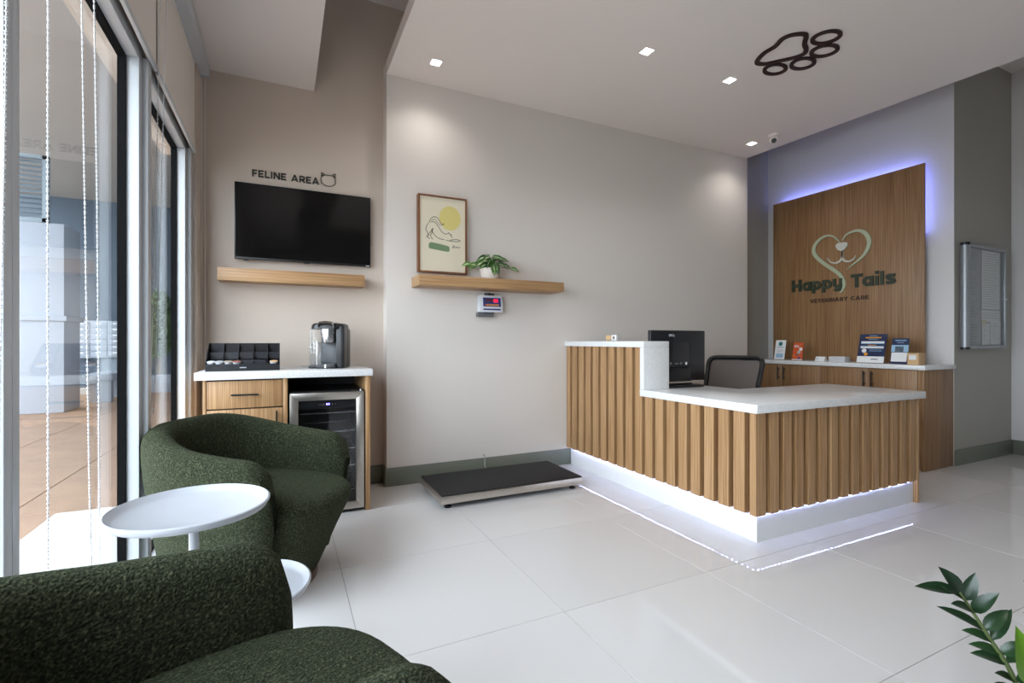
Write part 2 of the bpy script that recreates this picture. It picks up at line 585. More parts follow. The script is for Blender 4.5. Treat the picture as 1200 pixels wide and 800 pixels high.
def glyph(c, w):
    """strokes (centre lines) and advance width of a letter with cap height 1 and stroke w"""
    h = w / 2
    X = 0.74
    if c == 'F': return [[(h, 0), (h, 1)], [(0, 1 - h), (0.62, 1 - h)], [(0, 0.48), (0.56, 0.48)]], 0.62
    if c == 'E': return [[(h, 0), (h, 1)], [(0, 1 - h), (0.66, 1 - h)], [(0, 0.5), (0.60, 0.5)], [(0, h), (0.66, h)]], 0.66
    if c == 'L': return [[(h, 0), (h, 1)], [(0, h), (0.62, h)]], 0.60
    if c == 'I': return [[(h, 0), (h, 1)]], w
    if c == 'N': return [[(h, 0), (h, 1)], [(0.80 - h, 0), (0.80 - h, 1)], [(h, 1 - h * 0.4), (0.80 - h, h * 0.4)]], 0.80
    if c == 'A': return [[(h * 0.9, 0), (0.46, 1)], [(0.92 - h * 0.9, 0), (0.46, 1)], [(0.22, 0.28), (0.70, 0.28)]], 0.92
    if c == 'R': return [[(h, 0), (h, 1)], [(0, 1 - h), (0.38, 1 - h)] + arc(0.38, 0.67, 0.30 - h * 0.4, 0.33 - h, 90, -90) + [(0, 0.34 + h)], [(0.38, 0.40), (0.70, 0)]], 0.74
    if c == 'V': return [[(h * 0.9, 1), (0.46, 0)], [(0.92 - h * 0.9, 1), (0.46, 0)]], 0.90
    if c == 'T': return [[(0.38, 0), (0.38, 1)], [(0, 1 - h), (0.76, 1 - h)]], 0.66 if w > 0.22 else 0.76
    if c == 'Y': return [[(h * 0.9, 1), (0.43, 0.42)], [(0.86 - h * 0.9, 1), (0.43, 0.42)], [(0.43, 0), (0.43, 0.46)]], 0.84
    if c == 'C': return [arc(0.47, 0.5, 0.47 - h, 0.5 - h, 48, 312, 22)], 0.86
    if c == 'H': return [[(h, 0), (h, 1)], [(0.80 - h, 0), (0.80 - h, 1)], [(h, 0.5), (0.80 - h, 0.5)]], 0.80
    if c == 'D': return [[(h, 0), (h, 1)], [(0, 1 - h), (0.32, 1 - h)] + arc(0.34, 0.5, 0.44 - h, 0.5 - h, 90, -90) + [(0, h)]], 0.80
    if c == 'a': return [arc(0.36, X / 2, 0.36 - h, X / 2 - h, 0, 360, 24), [(0.72 - h, 0), (0.72 - h, X)]], 0.72
    if c == 'p': return [arc(0.36, X / 2, 0.36 - h, X / 2 - h, 0, 360, 24), [(h, -0.27), (h, X)]], 0.72
    if c == 'y': return [[(h, X), (h, 0.34)] + arc(0.36, 0.36, 0.36 - h, 0.36 - h, 180, 360, 12), [(0.72 - h, X), (0.72 - h, 0.02)] + arc(0.36, 0.0, 0.36 - h, 0.27 - h, 0, -150, 12)], 0.72
    if c == 'i': return [[(h, 0), (h, X - 0.04)], [(h, X + 0.08), (h, X + 0.08 + w)]], w
    if c == 'l': return [[(h, 0), (h, 1)]], w
    if c == 's': return [[(0.56, X - h - 0.02), (0.44, X - h), (0.22, X - h), (0.11, 0.55), (0.20, 0.42), (0.42, 0.33), (0.50, 0.20), (0.40, h), (0.18, h), (0.03, h + 0.03)]], 0.60
    return [], 0.34

def lettering(text, parent, origin, u, up, nrm, length, cap, mat, stroke=0.2, depth=0.006, space=0.14, name='letter'):
    """upright letters; origin is the left end of the baseline (in parent coordinates)"""
    u, up, nrm = Vector(u).normalized(), Vector(up).normalized(), Vector(nrm).normalized()
    adv_ = [glyph(c, stroke)[1] + space for c in text]
    sx = length / (sum(adv_) - space)
    x = 0.0
    for c, a in zip(text, adv_):
        st, _ = glyph(c, stroke)
        if st:
            m = MB()
            for qi, q in enumerate(st):
                if c == 's':
                    q = [(p.x, p.y) for p in catmull([(p[0], p[1], 0) for p in q], 4)]
                pts = [Vector(origin) + u * ((x + p[0]) * sx) + up * (p[1] * cap) for p in q]
                m.strip(pts, stroke * cap, nrm, depth * (1 + 0.05 * qi))
            m.build(name, mat, parent, smooth=False)
        x += a

# ------------------------------------------------------------------ the room
YB = 3.84        # beige wall behind the lounge corner
YS = 3.71        # cream feature wall
XS = 5.36        # wall behind the sign
YN = 2.18        # wall with the notice board
XR = 6.46        # right wall
YR = -3.0        # rear wall
ZU = 3.73        # high ceiling
ZC = 3.125       # lowered ceiling

floor = sbox('floor', 'grout', -0.70, 6.7, YR - 0.2, 4.2, -0.06, -0.0025)
T = 0.785
tm = MB().box(-T / 2 + 0.0013, T / 2 - 0.0013, -T / 2 + 0.0013, T / 2 - 0.0013, -0.012, 0).mesh('tile', 'tile', bev=0.0006, seg=1, smooth=False)
for i in range(-2, 9):
    for j in range(-6, 4):
        cx, cy = 0.25 + T * (i + 0.5), 1.683 + T * (j - 0.5)
        if cx - T / 2 > XR or cy > 4.3:
            continue
        link('tile', tm, floor, (cx, cy, 0))
sbox('wall_back', 'beige', -0.614, 1.2, YB, 4.2, 0, ZU)
sbox('wall_feature', 'cream', 0.705, 4.64, YS, 4.2, 0, ZC + 0.10)
sbox('wall_back_upper', 'beige', 1.2, 4.7, YB, 4.2, ZC + 0.10, ZU)
sbox('wall_alcove', 'greige', 4.64, XS, 3.99, 4.2, 0, ZU)
sbox('wall_sign', 'white', XS, XS + 0.14, YN, 4.2, 0, ZU)
sbox('wall_notice', 'greige', XS + 0.001, XR + 0.2, YN - 0.001, YN + 0.14, 0, ZU)
sbox('wall_right', 'white', XR, XR + 0.2, YR, YN, 0, ZU)
sbox('wall_rear', 'greige', -0.72, XR + 0.2, YR - 0.2, YR, 0, ZU)
sbox('ceiling', 'soffit', -0.72, XR + 0.2, YR - 0.2, 4.2, ZU, ZU + 0.15)
cl = MB()
cl.prism([(0.705, YS, ZC), (4.632, YS, ZC), (4.80, 0.9, ZC), (4.95, -1.6, ZC), (0.705, -1.6, ZC)], (0, 0, 0.10))
struct(cl.build('ceiling_lowered', 'ceil'))
sbox('ceiling_soffit', 'soffit', -0.50, 0.2055, YR, YB, 2.945, ZU)
# left wall above and beside the glazing
sbox('wall_left', 'beige', -0.72, -0.545, YR, YB, 2.33, ZU)
sbox('wall_left_end', 'beige', -0.614, -0.50, 3.62, YB, 0, 2.945)
BH = 0.139
def baseb(name, b):
    struct(MB().box(*b).build(name, 'base', bev=0.002))
baseb('baseboard_feature', (0.693, 2.34, YS - 0.013, YS, 0, BH))
baseb('baseboard_return', (0.693, 0.705, YS, YB, 0, BH))
baseb('baseboard_back', (0.52, 0.693, YB - 0.013, YB, 0, BH))
baseb('baseboard_notice', (XS + 0.001, XR, YN - 0.014, YN - 0.001, 0, BH))
baseb('baseboard_right', (XR - 0.013, XR, YR, YN - 0.014, 0, BH))
baseb('baseboard_rear', (-0.5, XR - 0.013, YR, YR + 0.013, 0, BH))
baseb('baseboard_behind_desk', (2.36, 4.64, YS - 0.013, YS, 0, BH))

# glazing along the left side
XG = -0.607
def window(k, y0, y1, jn, jf, trim_lo):
    """pane from y0 to y1; jn / jf: width of near and far upright"""
    b = MB()
    b.box(-0.614, -0.542, y0 - jn, y0, 0, 2.33)
    b.box(-0.614, -0.542, y1, y1 + jf, 0, 2.33)
    b.box(-0.614, -0.542, y0, y1, 2.275, 2.33)
    b.box(-0.614, -0.542, y0, y1, 0, 0.07)
    root = struct(b.build('window_%d' % k, 'alu', bev=0.002))
    g = MB()
    e = 0.012
    g.box(-0.612, -0.584, y0, y0 + e, 0.07, 2.275)
    g.box(-0.612, -0.584, y1 - e, y1, 0.07, 2.275)
    g.box(-0.612, -0.584, y0 + e, y1 - e, 2.263, 2.275)
    g.box(-0.612, -0.584, y0 + e, y1 - e, 0.07, 0.082)
    g.build('gasket', 'black_alu', root)
    MB().box(XG - 0.004, XG, y0 + e, y1 - e, 0.082, 2.263).build('pane', 'glass', root, smooth=False)
    if trim_lo:
        t = MB()
        t.box(-0.545, -0.520, y1 + jf * 0.42, y1 + jf, 0, 2.30)
        t.build('cover_strip', 'alu', root, bev=0.002)
    p = area_light('portal', (-0.72, (y0 + y1) / 2, 1.17), (0, R(-90), 0), 2.2, y1 - y0, 1, (1, 1, 1))
    p.data.cycles.is_portal = True
window(1, 1.470, 2.470, 0.032, 0.10, True)
window(2, 2.672, 3.505, 0.10, 0.115, True)
window(3, 0.30, 1.40, 0.05, 0.037, False)
window(4, -0.85, 0.20, 0.05, 0.05, False)
sbox('wall_left_rear', 'beige', -0.70, -0.50, YR, -0.905, 0, 2.33)

# ------------------------------------------------------------------ reception desk
desk = thing('reception_desk', 'L-shaped oak reception desk faced with vertical slats over a glowing white plinth', 'desk', (2.34, 1.81, 0))
O = (2.34, 1.81, 0)
# carcass
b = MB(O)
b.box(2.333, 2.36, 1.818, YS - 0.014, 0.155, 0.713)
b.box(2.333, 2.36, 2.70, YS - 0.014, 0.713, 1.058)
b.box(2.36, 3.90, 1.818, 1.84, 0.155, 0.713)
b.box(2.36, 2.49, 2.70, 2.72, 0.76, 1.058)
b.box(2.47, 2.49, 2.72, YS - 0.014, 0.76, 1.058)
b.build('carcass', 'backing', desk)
gl = [3.634 - 0.1055 * k for k in range(18)]
gl = [g for g in gl if g > 1.84]
edges = [YS] + gl + [1.785]
GAP = 0.032
for i in range(len(edges) - 1):
    hi, lo = edges[i], edges[i + 1]
    top = 1.058 if (hi + lo) / 2 > 2.70 else 0.713
    y1 = hi - (GAP / 2 if i > 0 else 0.003)
    y0 = lo + (GAP / 2 if i < len(edges) - 2 else 0)
    c = (2.300, (y0 + y1) / 2, 0.153)
    m = MB()
    m.box(0, 0.033, (y0 - y1) / 2, (y1 - y0) / 2, 0, top - 0.153)
    o = m.build('slat', 'oak_v', desk, bev=0.0012, seg=1)
    o.location = Vector(c) - Vector(O)
GAP = 0.042
gr = [2.402 + 0.1068 * k for k in range(15)]
edges = [2.3335] + gr
for i in range(len(edges) - 1):
    lo, hi = edges[i], edges[i + 1]
    x0 = lo + (GAP / 2 if i > 0 else 0)
    x1 = hi - GAP / 2
    m = MB()
    m.box((x0 - x1) / 2, (x1 - x0) / 2, 0, 0.033, 0, 0.56)
    o = m.build('slat', 'oak_v', desk, bev=0.0012, seg=1)
    o.location = Vector(((x0 + x1) / 2, 1.785, 0.153)) - Vector(O)
MB(O).box(3.905, 3.925, 1.785, 2.40, 0, 0.713).build('end_panel', 'oak_v', desk, bev=0.001)
MB(O).box(2.90, 3.90, 2.385, 2.40, 0.10, 0.713).build('modesty_panel', 'oak_v', desk, bev=0.001)
b = MB(O)
b.box(2.34, 2.36, 1.81, YS - 0.014, 0, 0.153)
b.box(2.36, 3.90, 1.81, 1.83, 0, 0.153)
b.build('plinth', 'quartz', desk)
strip = MB(O).box(2.318, 2.330, 1.806, 3.68, 0.1495, 0.1525).box(2.330, 3.89, 1.801, 1.811, 0.1495, 0.1525).build('led_strip', 'paper', desk)
dots = MB(O)
y = 1.82
while y < 3.67:
    dots.box(2.3222, 2.3257, y, y + 0.0035, 0.1478, 0.1493)
    y += 0.034
x = 2.345
while x < 3.885:
    dots.box(x, x + 0.0035, 1.8038, 1.8073, 0.1478, 0.1493)
    x += 0.034
d_ = dots.build('led_chip', 'led', strip, smooth=False)
d_['kind'] = 'stuff'
wt = thing('quartz_worktop', 'white quartz worktop of the reception desk with a raised transaction ledge', 'worktop', (2.28, 1.76, 0.713))
O = (2.28, 1.76, 0.713)
b = MB(O)
b.prism([(2.28, 1.762, 0.7135), (3.958, 1.762, 0.7135), (3.958, 2.43, 0.7135), (2.95, 2.43, 0.7135), (2.95, YS - 0.002, 0.7135), (2.51, YS - 0.002, 0.7135), (2.51, 2.70, 0.7135), (2.28, 2.70, 0.7135)], (0, 0, 0.0465))
b.build('lower_slab', 'quartz', wt, bev=0.002)
MB(O).box(2.28, 2.512, 2.657, 2.698, 0.7605, 1.0585).build('riser', 'quartz', wt, bev=0.0015)
MB(O).box(2.28, 2.512, 2.657, YS - 0.002, 1.0588, 1.102).build('upper_slab', 'quartz', wt, bev=0.002)

# card holder on the ledge
O = (2.40, 3.17, 1.102)
ch = thing('card_holder', 'tiny clear stand of business cards on the desk ledge', 'card holder', O)
MB(O).box(2.37, 2.43, 3.10, 3.24, 1.102, 1.106).box(2.425, 2.43, 3.10, 3.24, 1.106, 1.16).box(2.37, 2.374, 3.10, 3.24, 1.106, 1.12).build('stand', 'clear', ch)
MB(O).box(2.385, 2.40, 3.172, 3.236, 1.106, 1.150).build('card', 'kraft', ch)
cd = MB(O).box(2.385, 2.40, 3.104, 3.166, 1.106, 1.152).build('card', 'paper', ch)
MB(O).cyl((2.3848, 3.135, 1.13), (2.384, 3.135, 1.13), 0.012).build('emblem', 'photo', cd)

# all-in-one computer
O = (2.66, 2.76, 0.76)
pc = thing('desktop_computer', 'black all-in-one computer seen from behind on the reception desk', 'computer', O)
b = MB(O)
b.box(2.41, 2.95, 2.735, 2.765, 0.80, 1.183)
b.build('screen_housing', 'satin', pc, bev=0.006)
MB(O).box(2.415, 2.945, 2.7655, 2.768, 0.83, 1.178).build('screen', 'screen', pc)
MB(O).prism([(2.47, 2.735, 0.90), (2.80, 2.735, 0.90), (2.77, 2.722, 0.92), (2.50, 2.722, 0.92)], (0, 0, 0.18)).build('rear_bulge', 'satin', pc, bev=0.008)
MB(O).box(2.425, 2.935, 2.733, 2.767, 0.787, 0.804).build('speaker_bar', 'taupe', pc, bev=0.002)
MB(O).prism([(2.50, 2.735, 0.775), (2.82, 2.735, 0.775), (2.78, 2.725, 0.90), (2.54, 2.725, 0.90)], (0, 0.008, 0)).build('stand', 'black', pc, bev=0.002)
MB(O).prism([(2.50, 2.66, 0.7605), (2.86, 2.66, 0.7605), (2.90, 2.74, 0.7605), (2.84, 2.86, 0.7605), (2.48, 2.86, 0.7605)], (0, 0, 0.014)).build('foot', 'black', pc, bev=0.004)
lettering('DELL', pc, Vector((2.585, 2.734, 1.138)) - Vector(O), (1, 0, 0), (0, 0, 1), (0, -1, 0), 0.056, 0.017, 'lgrey', 0.16, 0.001)
for (xa, xb, zb) in ((2.68, 2.70, 0.945), (2.63, 2.665, 0.94), (2.58, 2.60, 0.945)):
    MB(O).box(xa, xb, 2.720, 2.7225, 0.93, zb).build('port', 'grey', pc)
MB(O).box(2.735, 2.75, 2.720, 2.7225, 0.925, 0.945).build('port_sticker', 'paper', pc)

# office chair
O = (3.37, 2.93, 0)
oc = thing('office_chair', 'black mesh-back office chair behind the reception desk', 'chair', O, R(-70))
def backpt(u, v):
    # u -1..1 across, v 0..1 up
    wv = 0.205 + 0.03 * v
    xx = u * wv
    yy = 0.11 + 0.20 * v + 0.05 * (1 - u * u) - 0.03
    return Vector((xx, yy, 0.50 + 0.455 * v))
loop = []
cr = 0.16
for q in range(0, 40):
    a = 2 * PI * q / 40
    cx_, sx_ = math.cos(a), math.sin(a)
    e = 0.22
    uu = math.copysign(abs(cx_) ** e, cx_)
    vv = 0.5 + 0.5 * math.copysign(abs(sx_) ** e, sx_)
    loop.append(backpt(uu, vv))
m = MB()
m.tube(loop, 0.021, 8, closed=True)
m.build('back_frame', 'black', oc)
rows = []
for j in range(9):
    rows.append([backpt(-0.97 + 1.94 * i / 12, 0.02 + 0.96 * j / 8) for i in range(13)])
rows2 = [[p + Vector((0, 0.004, 0)) for p in r_] for r_ in rows]
m = MB().grid(rows)
m.grid(rows2)
m.build('back_mesh', 'mesh', oc)
m = MB()
rows = []
for (s_, z_) in [(0.90, 0.42), (0.98, 0.43), (1.0, 0.46), (0.97, 0.485), (0.85, 0.495), (0.0, 0.498)]:
    rows.append([Vector((0.25 * s_ * math.copysign(abs(math.cos(q * PI / 16)) ** 0.5, math.cos(q * PI / 16)), -0.05 + 0.24 * s_ * math.copysign(abs(math.sin(q * PI / 16)) ** 0.5, math.sin(q * PI / 16)), z_)) for q in range(32)])
m.grid(rows, True, True, False)
m.build('seat', 'rubber', oc)
MB().tube([(0, 0.0, 0.42), (0, 0.22, 0.42), (0, 0.225, 0.48), (0, 0.215, 0.60)], 0.02, 8).build('back_bracket', 'black', oc)
MB().cyl((0, 0, 0.10), (0, 0, 0.43), 0.028).build('gas_column', 'black', oc)
for k in range(5):
    a = 2 * PI * k / 5 + 0.3
    dx, dy = math.cos(a), math.sin(a)
    l = MB().tube([(0, 0, 0.11), (dx * 0.30, dy * 0.30, 0.075)], [0.028, 0.016], 8).build('base_leg', 'black', oc)
    MB().cyl((dx * 0.30 - dy * 0.02, dy * 0.30 + dx * 0.02, 0.03), (dx * 0.30 + dy * 0.02, dy * 0.30 - dx * 0.02, 0.03), 0.03, n=14).cyl((dx * 0.30, dy * 0.30, 0.03), (dx * 0.30, dy * 0.30, 0.075), 0.008, n=8).build('caster', 'black', l)

# ------------------------------------------------------------------ sign wall
O = (5.30, 3.11, 0.897)
pn = thing('oak_wall_panel', 'tall oak wall panel with a violet halo behind it', 'wall panel', O)
MB(O).box(5.275, 5.294, 2.360, 3.861, 0.8985, 2.728).build('panel_board', 'oakd_v', pn, bev=0.0015)
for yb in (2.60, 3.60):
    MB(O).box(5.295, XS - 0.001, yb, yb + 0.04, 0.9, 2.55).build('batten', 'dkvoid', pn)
LV = (0.22, 0.27, 1.0)
for bb_ in ((5.2945, 5.298, 2.44, 3.80, 2.668, 2.680), (5.2945, 5.298, 2.408, 2.420, 2.10, 2.668)):
    MB(O).box(*bb_).build('led_strip', 'paper', pn)
area_light('halo_light', (5.300 - O[0], 3.11 - O[1], 2.676 - O[2]), (0, R(-135), 0), 0.012, 1.36, HALO_W, LV, pn)
area_light('halo_light', (5.300 - O[0], 2.412 - O[1], 2.385 - O[2]), (R(-90), 0, R(45)), 0.012, 0.55, HALO_W * 0.17, LV, pn)

XP = 5.2745
O = (XP, 3.1, 1.9)
lg = thing('heart_logo', 'pale green heart-shaped pet face logo on the oak panel', 'logo', O)
def P2(l, x=XP):
    return [(x, a, z) for a, z in l]
def ribbon(pts, wid, name, mat, dep=0.012):
    c = catmull(P2(pts), 5)
    MB(O).strip(c, interp(wid, len(c)), (-1, 0, 0), dep).build(name, mat, lg)
ribbon([(3.095, 2.14), (3.152, 2.207), (3.225, 2.234), (3.3, 2.21), (3.358, 2.15), (3.365, 2.073), (3.313, 1.995), (3.225, 1.912), (3.14, 1.844), (3.081, 1.781), (3.051, 1.704), (3.063, 1.644), (3.092, 1.61)],
       [0.012, 0.016, 0.020, 0.028, 0.036, 0.040, 0.038, 0.036, 0.036, 0.034, 0.030, 0.020, 0.008], 'heart_stroke', 'sign_sage')
ribbon([(3.069, 2.148), (3.034, 2.202), (2.966, 2.225), (2.91, 2.223), (2.855, 2.19), (2.818, 2.124), (2.818, 2.054), (2.855, 1.978), (2.91, 1.927), (2.966, 1.888), (3.022, 1.847)],
       [0.012, 0.016, 0.022, 0.028, 0.036, 0.040, 0.036, 0.028, 0.020, 0.012, 0.005], 'heart_stroke', 'sign_sage')
MB(O).prism(catmull(P2([(3.134, 2.104), (3.116, 2.129), (3.069, 2.133), (3.022, 2.122), (3.020, 2.090), (3.051, 2.055), (3.075, 2.048), (3.110, 2.060)]), 4, True), (-0.016, 0, 0)).build('nose', 'sign_white', lg)
ribbon([(3.072, 2.05), (3.072, 1.99), (3.086, 1.95), (3.12, 1.930), (3.152, 1.930), (3.194, 1.952), (3.225, 1.994)], [0.016, 0.016, 0.02, 0.02, 0.016, 0.01, 0.005], 'mouth_stroke', 'sign_white')
ribbon([(3.072, 2.05), (3.071, 1.99), (3.058, 1.95), (3.03, 1.930), (3.0, 1.926), (2.96, 1.945), (2.938, 1.979)], [0.016, 0.016, 0.02, 0.02, 0.016, 0.01, 0.005], 'mouth_stroke', 'sign_white')
O = (XP, 3.1, 1.66)
ht = thing('sign_lettering', 'raised dark green Happy Tails lettering on the oak panel', 'lettering', O)
lettering('Happy', ht, Vector((XP, 3.622, 1.663)) - Vector(O), (0, -1, 0), (0, 0, 1), (-1, 0, 0), 0.555, 0.134, 'sign_green', 0.24, 0.013, 0.06)
lettering('Tails', ht, Vector((XP, 2.985, 1.652)) - Vector(O), (0, -1, 0), (0, 0, 1), (-1, 0, 0), 0.40, 0.134, 'sign_green', 0.24, 0.013, 0.08)
O = (XP, 3.1, 1.52)
vt = thing('sign_lettering', 'small dark VETERINARY CARE lettering under the Happy Tails sign', 'lettering', O)
lettering('VETERINARY CARE', vt, Vector((XP, 3.414, 1.523)) - Vector(O), (0, -1, 0), (0, 0, 1), (-1, 0, 0), 0.592, 0.041, 'sign_brown', 0.20, 0.006)

# low cabinets under the sign
O = (4.87, 3.05, 0)
cb = thing('credenza', 'long low oak cabinet with black bar handles under the sign', 'cabinet', O)
b = MB(O)
b.box(4.89, XS - 0.001, 2.205, 3.985, 0.10, 0.858)
b.build('carcass', 'oakd_v', cb)
MB(O).box(4.93, XS - 0.001, 2.205, 3.985, 0.0, 0.10).build('toe_kick', 'oakd_v', cb)
MB(O).box(4.87, XS - 0.001, 2.183, 2.204, 0.0, 0.858).build('end_panel', 'oakd_v', cb, bev=0.001)
MB(O).box(4.872, 4.89, 2.206, 2.226, 0.10, 0.858).build('filler', 'oakd_v', cb)
dy = [3.88, 3.462, 3.043, 2.607, 2.228]
for i in range(4):
    d = MB(O).box(4.871, 4.8895, dy[i + 1] + 0.0015, dy[i] - 0.0015, 0.13, 0.852).build('door', 'oakd_v', cb, bev=0.001)
    hy = dy[i + 1] + 0.033 if i % 2 == 0 else dy[i] - 0.033
    h = MB(O)
    h.cyl((4.842, hy, 0.69), (4.842, hy, 0.83), 0.006, n=10)
    h.cyl((4.842, hy, 0.715), (4.872, hy, 0.715), 0.005, n=8)
    h.cyl((4.842, hy, 0.805), (4.872, hy, 0.805), 0.005, n=8)
    h.build('handle', 'black', d)
MB(O).box(4.872, 4.89, 3.882, 3.985, 0.10, 0.858).build('filler', 'oakd_v', cb)
ct = MB((4.85, 3.07, 0.858)).box(4.848, XS - 0.001, 2.165, 3.988, 0.8585, 0.8975).build('stone_worktop', 'quartz', bev=0.002)
tag(ct, 'thin white quartz top of the cabinet under the sign', 'worktop')

# leaflets on the cabinet
ZT = 0.898
def leaflet(name, label, cat, y0, y1, h, x, lean, back, blocks, clear=True):
    """standing sheet leaning back by lean; blocks: (u0,u1,v0,v1,material,name) in fractions"""
    O = (x, (y0 + y1) / 2, ZT)
    t = thing(name, label, cat, O)
    W = y1 - y0
    def face(u0, u1, v0, v1, th0, th1):
        # u runs left to right as seen (y falls), v up
        pts = []
        for (u, v) in ((u0, v0), (u1, v0), (u1, v1), (u0, v1)):
            pts.append(Vector((v * h * math.sin(lean) , W / 2 - u * W, 0.004 + v * h * math.cos(lean))))
        n_ = Vector((-math.cos(lean), 0, math.sin(lean)))
        return [p + n_ * th0 for p in pts], n_ * (th1 - th0)
    p, v = face(0, 1, 0, 1, 0, 0.003)
    MB().prism(p, v).build('sheet', back, t)
    if clear:
        p, v = face(-0.02, 1.02, -0.01, 1.0, -0.004, -0.001)
        m = MB().prism(p, v)
        m.box(-0.01, 0.09, -W / 2, W / 2, 0, 0.003)
        m.build('stand', 'clear', t)
    else:
        MB().prism([(h * 0.5 * math.sin(lean), -0.004, 0.004 + h * 0.5 * math.cos(lean)), (h * 0.5 * math.sin(lean), -0.004, 0), (0.07 + h * 0.4 * math.sin(lean), -0.004, 0)], (0, 0.008, 0)).build('easel_leg', 'black', t)
    for (u0, u1, v0, v1, mt, nm) in blocks:
        if nm == 'disc':
            p, v = face((u0 + u1) / 2, (u0 + u1) / 2 + 0.001, (v0 + v1) / 2, (v0 + v1) / 2 + 0.001, 0.0034, 0.0042)
            c = p[0]
            rr = (u1 - u0) * W / 2
            upv = Vector((math.sin(lean), 0, math.cos(lean)))
            MB().prism([c + Vector((0, 1, 0)) * rr * math.cos(a * PI / 8) + upv * rr * math.sin(a * PI / 8) for a in range(16)], v).build('print_dot', mt, t)
        else:
            p, v = face(u0, u1, v0, v1, 0.003, 0.0036)
            MB().prism(p, v).build(nm, mt, t, smooth=False)
    return t
leaflet('leaflet_stand', 'white leaflet with a teal round emblem standing on the cabinet', 'leaflet', 3.492, 3.612, 0.215, 4.95, R(10), 'paper',
        [(0.3, 0.7, 0.70, 0.92, 'teal', 'disc'), (0.18, 0.82, 0.62, 0.645, 'teal', 'print_line'), (0.15, 0.85, 0.10, 0.30, 'sky_print', 'print_block')] +
        [(0.2, 0.8, 0.36 + 0.05 * k, 0.372 + 0.05 * k, 'palegrey', 'print_line') for k in range(4)])
leaflet('leaflet_stand', 'orange leaflet with a pale dog picture standing on the cabinet', 'leaflet', 3.292, 3.402, 0.190, 4.95, R(10), 'orange',
        [(0.1, 0.5, 0.80, 0.84, 'paper', 'print_line'), (0.1, 0.62, 0.73, 0.77, 'paper', 'print_line'), (0.45, 0.80, 0.30, 0.60, 'palegrey', 'disc'), (0.40, 0.62, 0.18, 0.40, 'grey', 'disc'), (0.62, 0.95, 0.50, 0.74, 'paper', 'disc'),
         (0.55, 0.80, 0.06, 0.16, 'blueprint', 'print_block'), (0.0, 1.0, 0.0, 0.05, 'paper', 'print_block'), (0.08, 0.2, 0.2, 0.26, 'amber', 'disc'), (0.62, 0.72, 0.84, 0.9, 'amber', 'disc')])
leaflet('tabletop_sign', 'navy tabletop sign with white and orange print leaning on the cabinet', 'sign', 2.525, 2.755, 0.275, 4.95, R(14), 'navy',
        [(0.35, 0.65, 0.93, 0.945, 'sky_print', 'print_line'), (0.22, 0.80, 0.855, 0.895, 'amber', 'print_line'), (0.33, 0.68, 0.81, 0.825, 'sky_print', 'print_line'),
         (0.08, 0.93, 0.685, 0.745, 'paper', 'print_line'), (0.08, 0.93, 0.655, 0.683, 'sky_print', 'print_line'), (0.34, 0.66, 0.60, 0.62, 'amber', 'print_line'), (0.08, 0.93, 0.50, 0.56, 'paper', 'print_line'), (0.08, 0.93, 0.565, 0.585, 'sky_print', 'print_line'),
         (0.14, 0.32, 0.33, 0.50, 'paper', 'disc'), (0.24, 0.38, 0.23, 0.36, 'amber', 'disc'),
         (0.42, 0.88, 0.44, 0.45, 'sky_print', 'print_line'), (0.42, 0.88, 0.40, 0.41, 'sky_print', 'print_line'), (0.0, 1.0, 0.0, 0.22, 'paper', 'print_block'), (0.52, 0.78, 0.105, 0.135, 'ink', 'print_line')], clear=False)
leaflet('leaflet_stand', 'navy and white leaflet with a photo band standing beside a kraft box', 'leaflet', 2.343, 2.475, 0.230, 4.95, R(12), 'navy',
        [(0.18, 0.82, 0.90, 0.935, 'sky_print', 'print_line'), (0.30, 0.70, 0.82, 0.84, 'sky_print', 'print_line'), (0.0, 1.0, 0.46, 0.74, 'sky_print', 'print_block'), (0.22, 0.72, 0.47, 0.68, 'photo', 'print_photo'), (0.04, 0.96, 0.08, 0.44, 'paper', 'print_block')])
O = (4.95, 2.295, ZT)
kb = thing('kraft_box', 'small tan cardboard box with a white label on the cabinet', 'box', O)
MB(O).box(4.91, 5.02, 2.238, 2.322, ZT, ZT + 0.102).build('carton', 'kraft', kb, bev=0.002)
MB(O).box(4.9092, 4.9099, 2.256, 2.308, ZT + 0.045, ZT + 0.085).build('label_sticker', 'paper', kb)
O = (4.95, 3.10, ZT)
c1 = thing('card_holder', 'small white slanted card holder on the cabinet under the sign', 'card holder', O)
MB(O).prism([(4.93, 3.052, ZT), (4.99, 3.052, ZT), (4.97, 3.052, ZT + 0.048), (4.955, 3.052, ZT + 0.048)], (0, 0.095, 0)).build('stand', 'paper', c1, bev=0.001)
MB(O).box(4.935, 4.938, 3.12, 3.128, ZT + 0.024, ZT + 0.032).build('printed_mark', 'teal', c1)
O = (4.95, 2.92, ZT)
c2 = thing('card_box', 'low grey marbled card box on the cabinet beside the navy sign', 'box', O)
MB(O).box(4.92, 5.01, 2.845, 3.0, ZT, ZT + 0.05).build('tray', 'marble', c2, bev=0.002)
MB(O).box(4.926, 5.004, 2.852, 2.993, ZT + 0.05, ZT + 0.053).build('card', 'paper', c2)

